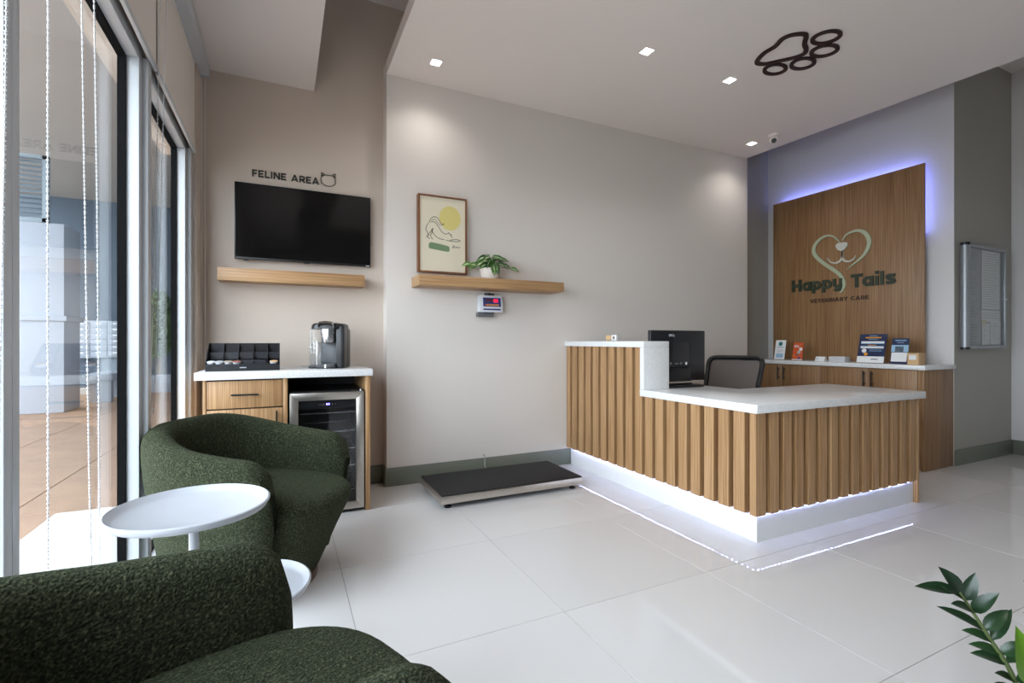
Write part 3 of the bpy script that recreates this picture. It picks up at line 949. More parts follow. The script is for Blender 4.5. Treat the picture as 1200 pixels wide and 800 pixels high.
# notice board
O = (5.83, YN - 0.002, 1.50)
nb = thing('notice_board', 'glazed aluminium notice board with white paper sheets on the grey wall', 'notice board', O)
Y0 = YN - 0.002
MB(O).box(5.46, 6.21, Y0 - 0.018, Y0, 1.035, 1.97).build('backing', 'palegrey', nb)
MB(O).box(5.46, 6.21, Y0 - 0.05, Y0 - 0.0185, 1.945, 1.97).build('top_rail', 'satin_alu', nb, bev=0.003)
MB(O).box(5.46, 6.21, Y0 - 0.05, Y0 - 0.0185, 1.035, 1.06).build('bottom_rail', 'satin_alu', nb, bev=0.003)
MB(O).box(6.185, 6.21, Y0 - 0.05, Y0 - 0.0185, 1.06, 1.945).build('side_rail', 'satin_alu', nb, bev=0.003)
MB(O).cyl((5.462, Y0 - 0.036, 1.05), (5.462, Y0 - 0.036, 1.955), 0.032, n=20).build('side_rail', 'satin_alu', nb)
for za, zb in ((1.03, 1.05), (1.955, 1.978)):
    MB(O).cyl((5.462, Y0 - 0.036, za), (5.462, Y0 - 0.036, zb), 0.033, n=20).build('end_cap', 'black', nb)
for (x0, x1, z0, z1, k) in [(5.50, 5.76, 1.72, 1.935, 0), (5.50, 5.75, 1.50, 1.71, 1), (5.50, 5.77, 1.29, 1.49, 2), (5.50, 5.76, 1.075, 1.28, 3), (5.80, 6.15, 1.40, 1.94, 4), (5.79, 6.15, 1.28, 1.39, 5), (5.80, 5.95, 1.07, 1.27, 6), (5.96, 6.16, 1.07, 1.29, 7)]:
    yy = Y0 - 0.0195 - 0.0006 * k
    sh = MB(O).box(x0, x1, yy - 0.0005, yy, z0, z1).build('paper_sheet', 'paper' if k > 3 else 'palegrey', nb)
    ln = MB(O)
    zz = z1 - 0.03
    while zz > z0 + 0.02:
        ln.box(x0 + 0.02, x1 - random.uniform(0.02, 0.10), yy - 0.0009, yy - 0.0005, zz, zz + 0.004)
        zz -= 0.022
    ln.build('print_line', 'palegrey' if k > 3 else 'grey', sh)
MB(O).box(5.79, 5.88, Y0 - 0.0245, Y0 - 0.0242, 1.255, 1.30).build('paper_sheet', 'poster', nb)
MB(O).box(5.495, 6.184, Y0 - 0.040, Y0 - 0.036, 1.061, 1.944).build('pane', 'clear', nb, smooth=False)
MB(O).box(6.186, 6.205, Y0 - 0.056, Y0 - 0.05, 1.49, 1.515).build('lock', 'chrome', nb)

# ------------------------------------------------------------------ feature wall: shelf, picture, plant, scale
O = (1.50, YS, 1.515)
sh = MB(O).box(0.897, 2.127, 3.47, YS - 0.001, 1.516, 1.594).build('floating_shelf', 'oak_x', bev=0.0015)
tag(sh, 'long oak floating shelf on the cream wall above the scale', 'shelf')
O = (1.133, YS - 0.001, 1.64)
pf = thing('framed_picture', 'portrait walnut-framed print of a stretching cat and yellow sun', 'picture', O)
b = MB(O)
x0, x1, z0, z1 = 0.936, 1.333, 1.637, 2.243
fw = 0.013
b.box(x0, x0 + fw, 3.66, YS - 0.001, z0, z1).box(x1 - fw, x1, 3.66, YS - 0.001, z0, z1).box(x0 + fw, x1 - fw, 3.66, YS - 0.001, z1 - fw, z1).box(x0 + fw, x1 - fw, 3.66, YS - 0.001, z0, z0 + fw)
b.build('frame', 'frame', pf)
art = MB(O).box(x0 + fw, x1 - fw, 3.668, 3.70, z0 + fw, z1 - fw).build('print', 'poster', pf)
YA = 3.668
def disc(c, rx, rz, y, n=32):
    return [(c[0] + rx * math.cos(2 * PI * k / n), y, c[1] + rz * math.sin(2 * PI * k / n)) for k in range(n)]
MB(O).prism(disc((1.194, 2.076), 0.088, 0.096, YA), (0, -0.0006, 0)).build('sun_disc', 'yellow', art)
bl = catmull([(1.027, YA, 1.868), (1.05, YA, 1.874), (1.16, YA, 1.858), (1.186, YA, 1.849), (1.188, YA, 1.822), (1.172, YA, 1.810), (1.06, YA, 1.822), (1.027, YA, 1.826), (1.02, YA, 1.846)], 4, True)
MB(O).prism(bl, (0, -0.0006, 0)).build('green_brushstroke', 'sage', art)
def ink(ps, wd=0.0042):
    c = catmull([(a, YA - 0.0006, z) for a, z in ps], 5)
    MB(O).strip(c, wd, (0, -1, 0), 0.0006).build('ink_line', 'ink', art)
ink([(1.022, 2.021), (1.037, 2.056), (1.066, 2.076), (1.096, 2.063), (1.121, 2.027), (1.145, 2.022)])
ink([(1.040, 2.038), (1.066, 2.056), (1.09, 2.035), (1.115, 2.012), (1.145, 2.030)], 0.003)
ink([(1.04, 2.03), (1.066, 2.034), (1.096, 2.005), (1.121, 1.969), (1.151, 1.948), (1.176, 1.955), (1.183, 1.963)])
ink([(1.186, 1.962), (1.193, 1.945), (1.204, 1.95), (1.203, 1.936), (1.214, 1.924)])
ink([(1.015, 2.019), (1.003, 1.996), (0.998, 1.967), (1.013, 1.944), (1.003, 1.905)])
ink([(1.054, 1.985), (1.04, 1.961), (1.022, 1.936), (1.017, 1.907), (1.032, 1.9)])
ink([(1.054, 1.985), (1.046, 1.95), (1.035, 1.925), (1.052, 1.897)])
ink([(1.047, 1.962), (1.066, 1.935), (1.101, 1.91), (1.146, 1.902)])
ink([(1.161, 1.9), (1.201, 1.896), (1.255, 1.896), (1.278, 1.905), (1.25, 1.912), (1.215, 1.908), (1.191, 1.903)])
ink([(1.211, 1.838), (1.222, 1.862), (1.230, 1.858), (1.222, 1.850), (1.235, 1.846), (1.243, 1.855), (1.250, 1.846), (1.258, 1.856), (1.266, 1.846), (1.278, 1.857)], 0.0035)

# leaf helper
def leaf_mesh(name, L, W, mat, droop=0.25, fold=0.25, tip=1.0, nv=7):
    vs, uv, fs = [], [], []
    for i in range(nv):
        t = i / (nv - 1)
        wd = W * (math.sin(PI * min(1, t ** 0.75)) ** 0.8 if 0 < t < 1 else 0.0)
        z = -droop * L * t * t + 0.12 * L * t
        for k, u in enumerate((-1, -0.5, 0, 0.5, 1)):
            vs.append((L * t, u * wd / 2, z + abs(u) * fold * wd / 2))
            uv.append((0.5 + u / 2, t))
    for i in range(nv - 1):
        for k in range(4):
            a = i * 5 + k
            fs.append((a, a + 1, a + 6, a + 5))
    n0 = len(vs)
    me = bpy.data.meshes.new(name)
    me.from_pydata(vs, [], fs)
    l = me.uv_layers.new(name='leaf')
    for p in me.polygons:
        p.use_smooth = True
        for li in p.loop_indices:
            l.data[li].uv = uv[me.loops[li].vertex_index]
    me.materials.append(M[mat])
    return me

def place_leaf(me, parent, loc, direction, up=(0, 0, 1), s=1.0):
    x = Vector(direction).normalized()
    z = Vector(up)
    y = z.cross(x)
    if y.length < 1e-3:
        y = Vector((0, 1, 0)).cross(x)
    y.normalize()
    z = x.cross(y)
    m = Matrix((x, y, z)).transposed().to_4x4()
    o = link('leaf', me, parent)
    o.matrix_local = Matrix.Translation(Vector(loc)) @ m @ Matrix.Scale(s, 4)
    return o

O = (1.512, 3.60, 1.5945)
sp = thing('potted_plant', 'variegated leafy plant in a white bowl on the oak shelf', 'plant', O)
MB().lathe([(0.052, 0), (0.058, 0.002), (0.078, 0.035), (0.088, 0.085), (0.089, 0.092), (0.083, 0.092), (0.078, 0.075)], n=40).build('bowl', 'ceramic', sp)
MB().lathe([(0.02, 0.070), (0.079, 0.072), (0.06, 0.078)], n=24).build('soil', 'soil', sp)
lm = [leaf_mesh('leaf', 0.105, 0.058, 'leaf', 0.5), leaf_mesh('leaf', 0.085, 0.052, 'leaf', 0.9), leaf_mesh('leaf', 0.12, 0.056, 'leaf', 0.35)]
rng = random.Random(11)
stems = MB()
spots = []
for k in range(42):
    a = 2 * PI * k / 42 * 2.618 * 1.7 + rng.uniform(-.3, .3)
    r_ = 0.02 + 0.06 * ((k % 6) / 5.0)
    h_ = 0.175 - 0.075 * ((k % 6) / 5.0) + rng.uniform(-0.01, 0.02)
    h_ = max(h_, 0.125)
    spots.append((a, r_, h_, rng.uniform(-0.25, 0.45) - 0.5 * ((k % 6) / 5.0)))
for (a, r_, h_, el) in spots:
    dx, dy_ = math.cos(a), math.sin(a)
    if dy_ > 0.2:
        r_ *= 0.4
    tip = Vector((dx * r_, dy_ * r_ * 0.8, h_))
    stems.tube([(dx * 0.02, dy_ * 0.02, 0.07), (dx * r_ * 0.6, dy_ * r_ * 0.5, h_ * 0.75), tip], 0.0022, 5)
    sc_ = rng.uniform(0.85, 1.15) * (0.62 if dy_ > 0.3 else 1)
    place_leaf(rng.choice(lm), sp, tip, (dx, dy_ * 0.6, el), (0.15 * dx, -0.9, 0.75), s=sc_)
for (x_, z_, dx) in [(-0.125, 0.115, -1), (-0.17, 0.118, -1), (0.165, 0.10, 0.9)]:
    stems.tube([(0, 0, 0.08), (x_ * 0.6, -0.01, z_ + 0.01), (x_, -0.02, z_)], 0.0022, 5)
    place_leaf(lm[0], sp, (x_, -0.02, z_), (dx, -0.3, -0.05), (0, -0.9, 0.6), s=0.8)
stems.build('stem', 'stem', sp)

# scale read-out under the shelf
O = (1.53, YS, 1.33)
sd = thing('scale_display', 'light grey scale read-out with red digits mounted under the shelf', 'display', O)
MB(O).prism([(1.435, 3.63, 1.338), (1.435, 3.70, 1.345), (1.435, 3.70, 1.470), (1.435, 3.65, 1.478)], (0.205, 0, 0)).build('case', 'lgrey', sd, bev=0.004)
sy = lambda z: 3.63 + (z - 1.338) / 0.14 * 0.02 - 0.001
def face_plate(x0, x1, z0, z1, nm, mt, parent, lift=0.0):
    d = 0.001
    return MB(O).prism([(x0, sy(z0) - lift, z0), (x1, sy(z0) - lift, z0), (x1, sy(z1) - lift, z1), (x0, sy(z1) - lift, z1)], (0, -d, 0)).build(nm, mt, parent, smooth=False)
fp = face_plate(1.465, 1.622, 1.385, 1.458, 'face_panel', 'blueprint', sd)
face_plate(1.465, 1.617, 1.356, 1.368, 'label_strip', 'blueprint', sd)
face_plate(1.485, 1.555, 1.425, 1.447, 'digit_window', 'dim_led', fp, 0.001)
for k in range(2):
    x0 = 1.560 + k * 0.020
    lm_ = MB(O)
    zc = 1.434
    for (xa, xb, za, zb) in [(0, .004, -.012, .012), (.011, .015, -.012, .012), (.004, .011, .008, .012), (.004, .011, -.012, -.008)]:
        z0_, z1_ = zc + za, zc + zb
        lm_.prism([(x0 + xa, sy(z0_) - .001, z0_), (x0 + xb, sy(z0_) - .001, z0_), (x0 + xb, sy(z1_) - .001, z1_), (x0 + xa, sy(z1_) - .001, z1_)], (0, -.001, 0))
    lm_.build('digit', 'red_led', fp, smooth=False)
for k in range(8):
    face_plate(1.482 + k * 0.0155, 1.493 + k * 0.0155, 1.392, 1.406, 'button', 'orange' if k == 0 else 'amber', fp, 0.001)
MB(O).box(1.50, 1.585, YS - 0.018, YS - 0.001, 1.325, 1.50).box(1.425, 1.565, 3.655, 3.70, 1.302, 1.336).build('bracket', 'grey', sd, bev=0.002)
MB(O).cyl((1.53, 3.67, 1.470), (1.53, 3.67, 1.498), 0.009, n=10).build('knob', 'black', sd)

# floor scale
O = (1.48, 3.30, 0)
fs = thing('floor_scale', 'low platform pet scale with black rubber top and steel rim on the floor', 'scale', O)
x0, x1, y0, y1 = 0.927, 2.02, 3.032, 3.560
MB(O).box(x0, x1, y0, y1, 0.034, 0.086).build('steel_frame', 'steel', fs, bev=0.003)
MB(O).box(x0 + 0.003, x1 - 0.003, y0 + 0.003, y1 - 0.003, 0.0865, 0.094).build('rubber_mat', 'rubber', fs, bev=0.003)
for (px, py) in ((x0 + 0.06, y0 + 0.05), (x1 - 0.06, y0 + 0.05), (x0 + 0.06, y1 - 0.05), (x1 - 0.06, y1 - 0.05)):
    MB(O).lathe([(0.024, 0), (0.026, 0.004), (0.020, 0.012), (0.008, 0.016), (0.008, 0.034)], (px, py, 0), 16).build('foot', 'black', fs)
cbl = MB((1.50, YS, 0.1))
cbl.tube([(1.50, YS - 0.006, 0.160), (1.50, YS - 0.022, 0.157), (1.497, YS - 0.03, 0.12), (1.488, YS - 0.05, 0.085), (1.485, YS - 0.10, 0.06), (1.485, 3.562, 0.06)], 0.003, 6)
cbl.cyl((1.50, YS - 0.007, 0.16), (1.50, YS - 0.0005, 0.16), 0.007, n=10)
tag(cbl.build('scale_cable', 'palegrey'), 'thin grey cable running from the cream wall down to the scale', 'cable')

# ------------------------------------------------------------------ lounge corner: television, shelf, lettering
O = (0.15, YB, 1.66)
tv = thing('television', 'wall-mounted black flat television below the FELINE AREA lettering', 'television', O)
MB(O).box(-0.304, 0.60, 3.785, 3.81, 1.668, 2.196).build('housing', 'black', tv, bev=0.004)
MB(O).box(-0.298, 0.594, 3.782, 3.7845, 1.682, 2.190).build('screen', 'screen', tv)
MB(O).box(-0.05, 0.35, 3.81, YB - 0.001, 1.75, 2.10).build('wall_mount', 'black', tv)
MB(O).box(-0.25, -0.22, 3.784, 3.80, 1.660, 1.668).box(0.13, 0.17, 3.784, 3.80, 1.663, 1.668).build('sensor', 'black', tv)
MB(O).box(0.565, 0.592, 3.7838, 3.7848, 1.671, 1.676).build('badge', 'lgrey', tv)
O = (0.08, YB, 1.50)
s2 = MB(O).box(-0.393, 0.541, 3.68, YB - 0.001, 1.505, 1.589).build('floating_shelf', 'oak_x', bev=0.0015)
tag(s2, 'oak floating shelf on the beige wall below the television', 'shelf')
O = (0.02, YB, 2.26)
fl = thing('wall_lettering', 'black FELINE AREA letters above the television', 'lettering', O)
lettering('FELINE AREA', fl, Vector((-0.200, YB - 0.0005, 2.259)) - Vector(O), (1, 0, 0), (0, 0, 1), (0, -1, 0), 0.437, 0.049, 'lettering', 0.19, 0.006)
O = (0.30, YB, 2.26)
cat = thing('cat_face_outline', 'thin black cat head outline beside the FELINE AREA letters', 'wall decal', O)
YC = YB - 0.0005
def ct(l, cl=False, wd=0.0045, nm='outline'):
    c = catmull([(a, YC, z) for a, z in l], 5, cl)
    if cl:
        c.append(c[0])
    MB(O).strip(c, wd, (0, -1, 0), 0.005).build(nm, 'lettering', cat)
ct([(0.259, 2.336), (0.254, 2.318), (0.250, 2.300), (0.258, 2.276), (0.280, 2.262), (0.302, 2.258), (0.325, 2.262), (0.346, 2.277), (0.352, 2.300), (0.347, 2.318), (0.349, 2.336)])
ct([(0.280, 2.338), (0.302, 2.340), (0.324, 2.338)])
ct([(0.255, 2.322), (0.253, 2.350), (0.262, 2.352), (0.280, 2.338)])
ct([(0.349, 2.322), (0.352, 2.350), (0.343, 2.353), (0.324, 2.338)])
MB(O).prism([(0.260, YC, 2.342), (0.275, YC, 2.336), (0.262, YC, 2.324)], (0, -0.005, 0)).build('ear', 'lettering', cat)
MB(O).prism([(0.345, YC, 2.343), (0.343, YC, 2.324), (0.330, YC, 2.337)], (0, -0.005, 0)).build('ear', 'lettering', cat)

# coffee cabinet
O = (0.03, 3.25, 0)
cc = thing('coffee_cabinet', 'oak coffee cabinet with a drawer and door beside the fridge bay', 'cabinet', O)
MB(O).box(-0.418, -0.402, 3.25, YB - 0.014, 0, 0.876).build('side_panel', 'oak_v', cc, bev=0.001)
MB(O).box(0.484, 0.513, 3.25, YB - 0.014, 0, 0.876).build('side_panel', 'oak_v', cc, bev=0.001)
MB(O).box(-0.004, 0.022, 3.25, YB - 0.014, 0, 0.876).build('divider', 'oak_v', cc, bev=0.001)
MB(O).box(-0.402, -0.004, 3.272, YB - 0.014, 0.10, 0.874).build('carcass', 'dkvoid', cc)
MB(O).box(-0.402, -0.004, 3.30, 3.32, 0.0, 0.10).build('toe_kick', 'oak_v', cc)
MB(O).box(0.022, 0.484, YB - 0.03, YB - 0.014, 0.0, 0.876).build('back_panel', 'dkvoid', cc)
d = MB(O).box(-0.399, -0.007, 3.252, 3.2715, 0.708, 0.868).build('drawer', 'oak_v', cc, bev=0.001)
MB(O).box(-0.276, -0.135, 3.222, 3.230, 0.782, 0.792).box(-0.262, -0.254, 3.230, 3.252, 0.783, 0.791).box(-0.157, -0.149, 3.230, 3.252, 0.783, 0.791).build('handle', 'black', d)
d = MB(O).box(-0.399, -0.007, 3.252, 3.2715, 0.105, 0.700).build('door', 'oak_v', cc, bev=0.001)
MB(O).box(-0.042, -0.033, 3.222, 3.230, 0.545, 0.685).box(-0.0415, -0.0335, 3.230, 3.252, 0.565, 0.573).box(-0.0415, -0.0335, 3.230, 3.252, 0.657, 0.665).build('handle', 'black', d)
O = (0.03, 3.5, 0.877)
ctop = MB(O).box(-0.459, 0.527, 3.232, YB - 0.001, 0.8775, 0.921).build('cabinet_worktop', 'quartz', bev=0.002)
tag(ctop, 'white quartz top of the coffee cabinet in the lounge corner', 'worktop')

# beverage fridge
O = (0.255, 3.5, 0)
fr = thing('beverage_fridge', 'steel-framed beverage fridge with a dark glass door under the coffee worktop', 'fridge', O)
b = MB(O)
b.box(0.036, 0.056, 3.29, 3.79, 0.02, 0.785).box(0.456, 0.476, 3.29, 3.79, 0.02, 0.785).box(0.056, 0.456, 3.29, 3.79, 0.02, 0.06).box(0.056, 0.456, 3.29, 3.79, 0.765, 0.785).box(0.056, 0.456, 3.76, 3.79, 0.06, 0.765)
b.build('cabinet_shell', 'black', fr)
MB(O).box(0.0565, 0.060, 3.292, 3.759, 0.061, 0.764).box(0.452, 0.4555, 3.292, 3.759, 0.061, 0.764).box(0.060, 0.452, 3.752, 3.759, 0.061, 0.764).build('liner', 'grey', fr)
x0, x1, z0, z1, fw = 0.034, 0.474, 0.022, 0.778, 0.048
def trap(p):
    return MB(O).prism([(a, 3.252, z) for a, z in p], (0, 0.034, 0))
door = trap([(x0, z0), (x0 + fw, z0 + fw), (x0 + fw, z1 - fw), (x0, z1)]).build('door_frame', 'steel', fr, bev=0.0015)
trap([(x1, z0), (x1, z1), (x1 - fw, z1 - fw), (x1 - fw, z0 + fw)]).build('door_frame', 'steel', fr, bev=0.0015)
trap([(x0, z1), (x0 + fw, z1 - fw), (x1 - fw, z1 - fw), (x1, z1)]).build('door_frame', 'steel', fr, bev=0.0015)
trap([(x0, z0), (x1, z0), (x1 - fw, z0 + fw), (x0 + fw, z0 + fw)]).build('door_frame', 'steel', fr, bev=0.0015)
MB(O).box(x0 + fw, x1 - fw, 3.262, 3.267, z0 + fw, z1 - fw).build('glass_door', 'smoke', fr, smooth=False)
MB(O).box(x0 + fw, x1 - fw, 3.268, 3.272, z1 - fw - 0.055, z1 - fw).build('control_panel', 'black', fr)
MB(O).box(0.244, 0.252, 3.2595, 3.2615, 0.698, 0.709).box(0.256, 0.264, 3.2595, 3.2615, 0.698, 0.709).build('temperature_readout', 'blue_led', fr)
MB(O).box(0.205, 0.209, 3.2605, 3.2615, 0.701, 0.705).box(0.225, 0.229, 3.2605, 3.2615, 0.701, 0.705).box(0.278, 0.282, 3.2605, 3.2615, 0.701, 0.705).box(0.297, 0.301, 3.2605, 3.2615, 0.701, 0.705).build('button', 'palegrey', fr)
for zz in (0.642, 0.520, 0.405, 0.295, 0.135):
    s = MB(O).box(0.06, 0.452, 3.30, 3.305, zz - 0.004, zz + 0.004).box(0.06, 0.452, 3.70, 3.705, zz - 0.003, zz + 0.003)
    for k in range(14):
        xx = 0.075 + k * 0.028
        s.box(xx - 0.0014, xx + 0.0014, 3.305, 3.70, zz - 0.0014, zz + 0.0014)
    s.build('wire_shelf', 'chrome', fr)
MB(O).cyl((0.455, 3.268, 0.778), (0.455, 3.268, 0.792), 0.008, n=10).build('hinge', 'chrome', fr)
for px in (0.07, 0.44):
    for py in (3.33, 3.74):
        MB(O).cyl((px, py, 0), (px, py, 0.02), 0.016, n=12).build('foot', 'black', fr)

# pod organiser
ZW = 0.9215
O = (-0.22, 3.40, ZW)
po = thing('pod_organizer', 'black tiered coffee pod organizer on the coffee worktop', 'organizer', O)
x0, x1 = -0.418, -0.022
MB(O).box(x0, x1, 3.352, 3.52, ZW, ZW + 0.010).build('base_tray', 'satin', po)
MB(O).box(x0, x1, 3.345, 3.352, ZW, ZW + 0.042).build('front_lip', 'satin', po)
MB(O).box(x0 + 0.004, x1 - 0.004, 3.515, 3.52, ZW + 0.010, ZW + 0.168).build('back_panel', 'satin', po)
for xa in (x0, x1 - 0.004):
    MB(O).prism([(xa, 3.346, ZW + 0.002), (xa, 3.52, ZW + 0.002), (xa, 3.52, ZW + 0.168), (xa, 3.495, ZW + 0.168), (xa, 3.346, ZW + 0.046)], (0.004, 0, 0)).build('side_panel', 'satin', po)
for (yy, z0_, z1_) in ((3.405, 0.010, 0.065), (3.46, 0.065, 0.112)):
    MB(O).box(x0 + 0.004, x1 - (0.08 if yy < 3.43 else 0.004), yy, yy + 0.004, ZW + z0_, ZW + z1_).build('tier_riser', 'satin_lit', po)
    MB(O).box(x0 + 0.004, x1 - 0.004, yy, yy + 0.055, ZW + z0_, ZW + z0_ + 0.004).build('tier_shelf', 'satin', po)
for k in range(1, 5):
    xa = x0 + 0.081 * k
    MB(O).prism([(xa, 3.36, ZW + 0.010), (xa, 3.515, ZW + 0.010), (xa, 3.515, ZW + 0.165), (xa, 3.497, ZW + 0.165), (xa, 3.41, ZW + 0.062), (xa, 3.36, ZW + 0.04)], (0.003, 0, 0)).build('divider', 'satin_lit', po)
MB(O).box(-0.24, -0.205, 3.3443, 3.345, ZW + 0.018, ZW + 0.023).build('badge', 'palegrey', po)
pods = [(-0.392, 'leftmost coffee pod in the organizer, white with a pale lid', 'powder', 'lgrey'), (-0.348, 'white coffee pod with grey lid, second from left in the organizer', 'powder', 'palegrey'),
        (-0.302, 'white coffee pod with tan lid, third from left in the organizer', 'powder', 'taupe'), (-0.258, 'white coffee pod with dull red lid, fourth from left in the organizer', 'powder', 'rust'),
        (-0.055, 'lone white coffee pod with kraft-coloured lid at the right end of the organizer', 'powder', 'kraft')]
for (px, lab, m1, m2) in pods:
    O = (px, 3.379, ZW + 0.018)
    p = thing('coffee_pod', lab, 'coffee pod', O, group='coffee pods in the organizer')
    MB().lathe([(0.017, 0), (0.0185, 0.003), (0.0215, 0.036), (0.0235, 0.037), (0.0235, 0.039)], n=20).build('cup', m1, p)
    MB().lathe([(0.0225, 0.0392), (0.0225, 0.0405), (0.018, 0.0412)], n=20).build('lid', m2, p)
    p.rotation_euler = (R(14), 0, 0)

# coffee maker
O = (0.285, 3.52, ZW)
cm = thing('coffee_maker', 'black and silver single-serve coffee maker on the coffee worktop', 'coffee maker', O, R(-16))
def lb(*a):
    return MB().box(*a)
lb(-0.05, 0.115, -0.02, 0.14, 0.0, 0.27).build('body', 'black', cm, bev=0.014)
lb(0.062, 0.115, -0.115, 0.0, 0.0, 0.285).build('side_column', 'black', cm, bev=0.010)
lb(-0.058, 0.066, -0.135, 0.02, 0.0, 0.026).build('drip_tray', 'black', cm, bev=0.006)
m = lb(-0.05, 0.058, -0.128, -0.03, 0.0262, 0.029)
m.build('drip_grate', 'grey', cm)
lb(-0.005, 0.005, -0.138, -0.134, 0.004, 0.026).build('tray_trim', 'chrome', cm)
lb(-0.05, 0.062, -0.026, -0.0205, 0.03, 0.18).build('recess_panel', 'grey', cm, bev=0.002)
MB().lathe([(0.046, 0.172), (0.048, 0.176), (0.048, 0.225), (0.053, 0.228), (0.053, 0.262)], (0.008, -0.072, 0), 28).build('brew_head', 'chrome', cm, ang=30)
rows = []
for (s_, z_) in [(1.0, 0.262), (1.0, 0.278), (0.96, 0.292), (0.85, 0.300), (0.5, 0.304), (0.0, 0.305)]:
    rows.append([Vector((0.005 + 0.112 * s_ * math.copysign(abs(math.cos(q * PI / 16)) ** 0.6, math.cos(q * PI / 16)), 0.005 + 0.135 * s_ * math.copysign(abs(math.sin(q * PI / 16)) ** 0.6, math.sin(q * PI / 16)), z_)) for q in range(32)])
MB().grid(rows, True, True, False).build('lid', 'black', cm)
MB().strip([(-0.048, -0.128, 0.275), (-0.04, -0.137, 0.300), (0.0, -0.139, 0.305), (0.045, -0.137, 0.300), (0.056, -0.128, 0.270)], 0.02, (0, -0.4, 1), 0.006).build('lid_handle', 'chrome', cm)
lb(-0.115, -0.052, -0.09, 0.12, 0.0, 0.018).build('reservoir_base', 'black', cm, bev=0.004)
m = lb(-0.113, -0.054, -0.088, 0.118, 0.019, 0.262)
m.build('reservoir', 'clear', cm, bev=0.008)
lb(-0.108, -0.059, -0.083, 0.112, 0.022, 0.175).build('water', 'smoke', cm, bev=0.006)
lb(-0.066, -0.055, -0.094, -0.086, 0.02, 0.182).build('reservoir_rib', 'chrome', cm, bev=0.002)
cord = MB((0.2, 3.7, ZW))
cord.tube(catmull([(0.17, 3.64, ZW + 0.006), (0.14, 3.62, ZW + 0.005), (0.12, 3.67, ZW + 0.005), (0.15, 3.74, ZW + 0.005), (0.20, 3.80, ZW + 0.006), (0.20, 3.833, ZW + 0.03)], 5), 0.0035, 6)
tag(cord.build('power_cord', 'palegrey'), 'pale power cord behind the coffee maker', 'cord')

# ------------------------------------------------------------------ armchairs
def armchair_meshes():
    A, B = 0.335, 0.315
    PH = R(128)
    NS, = (72,)
    rows = []
    for i in range(NS + 1):
        u = -1 + 2 * i / NS
        ph = u * PH
        cp, sp_ = math.cos(ph), math.sin(ph)
        ex, ey = 0.85, 0.80
        x = -A * math.copysign(abs(cp) ** ex, cp)
        y = B * math.copysign(abs(sp_) ** ey, sp_)
        if cp < 0:
            y = B * (1 - 0.10 * (abs(cp) ** 1.6))
            y = math.copysign(y, sp_)
            x = 0.46 * abs(cp) ** 0.95
        out = Vector((x / (A * A), y / (B * B), 0)).normalized()
        if cp < 0:
            out = Vector((0.12, math.copysign(1, sp_), 0)).normalized()
        a = abs(u)
        h = 0.742 - 0.110 * (0.5 - 0.5 * math.cos(PI * min(1, max(0, (a - 0.12) / 0.86))))
        tend = max(0.0, (a - 0.875) / 0.125)
        rr = math.sqrt(max(0.0, 1 - tend * tend))
        h -= 0.13 * (1 - rr)
        th = 0.058 * (0.45 + 0.55 * rr)
        prof = []
        nz = 9
        for k in range(nz):
            t = k / (nz - 1)
            z = 0.055 + (h - th - 0.055) * t
            ins = (0.085 + 0.05 * tend) * max(0.0, 1 - z / 0.62) ** 1.3
            prof.append((th - ins, z))
        for k in range(1, 8):
            q = PI * k / 8
            prof.append((th * math.cos(q), h - th + th * math.sin(q)))
        for k in range(6):
            t = k / 5
            z = (h - th) + (0.30 - (h - th)) * t
            prof.append((-th - 0.012 * math.sin(PI * t), z))
        prof.append((-th * 0.9, 0.06))
        rows.append([Vector((x - 0.10 * tend * max(0.0, 1 - z_ / 0.36), y, 0)) + out * o_ + Vector((0, 0, z_)) for (o_, z_) in prof])
    sh = MB().grid(rows, True, True, True)
    shell = sh.mesh('shell', 'boucle', ang=70)
    # seat block
    rows = []
    prof = [(0.60, 0.045), (0.64, 0.05), (0.74, 0.14), (0.86, 0.25), (0.95, 0.33), (0.995, 0.375), (1.0, 0.40), (0.985, 0.422), (0.95, 0.438), (0.88, 0.447), (0.6, 0.456), (0.3, 0.460), (0.0, 0.461)]
    n = 56
    for (s_, z) in prof:
        row = []
        for k in range(n):
            q = 2 * PI * k / n
            c, s0 = math.cos(q), math.sin(q)
            e = 0.72
            xx = math.copysign(abs(c) ** e, c)
            yy = math.copysign(abs(s0) ** e, s0)
            rx = 0.41 if c > 0 else 0.285
            ry = 0.288
            ssx = s_ if c > 0 else min(s_, 0.95)
            row.append(Vector((xx * rx * ssx, yy * ry * (s_ if s_ > 0.9 else 0.25 + 0.72 * s_), z - (0.012 * max(0, xx) ** 2 if z > 0.4 else 0))))
        rows.append(row)
    st = MB().grid(rows, True, True, False)
    seat = st.mesh('seat', 'boucle', ang=70)
    base = MB().lathe([(0.244, 0), (0.25, 0.004), (0.25, 0.044), (0.23, 0.05)], (0.015, 0, 0), n=48).mesh('swivel_base', 'walnut')
    return shell, seat, base
SHELL, SEAT, BASE = armchair_meshes()
def armchair(label, loc, yaw):
    t = thing('armchair', label, 'armchair', loc, yaw, group='green boucle armchairs')
    link('shell', SHELL, t)
    link('seat', SEAT, t)
    link('swivel_base', BASE, t)
    t.scale = (1.03, 1.03, 1.0)
    return t
armchair('dark green boucle tub armchair standing by the coffee cabinet', (-0.122, 2.515, 0), R(-33))
armchair('dark green boucle tub armchair cut off by the bottom edge, nearest the camera', (-0.15, 0.905, 0), R(22))

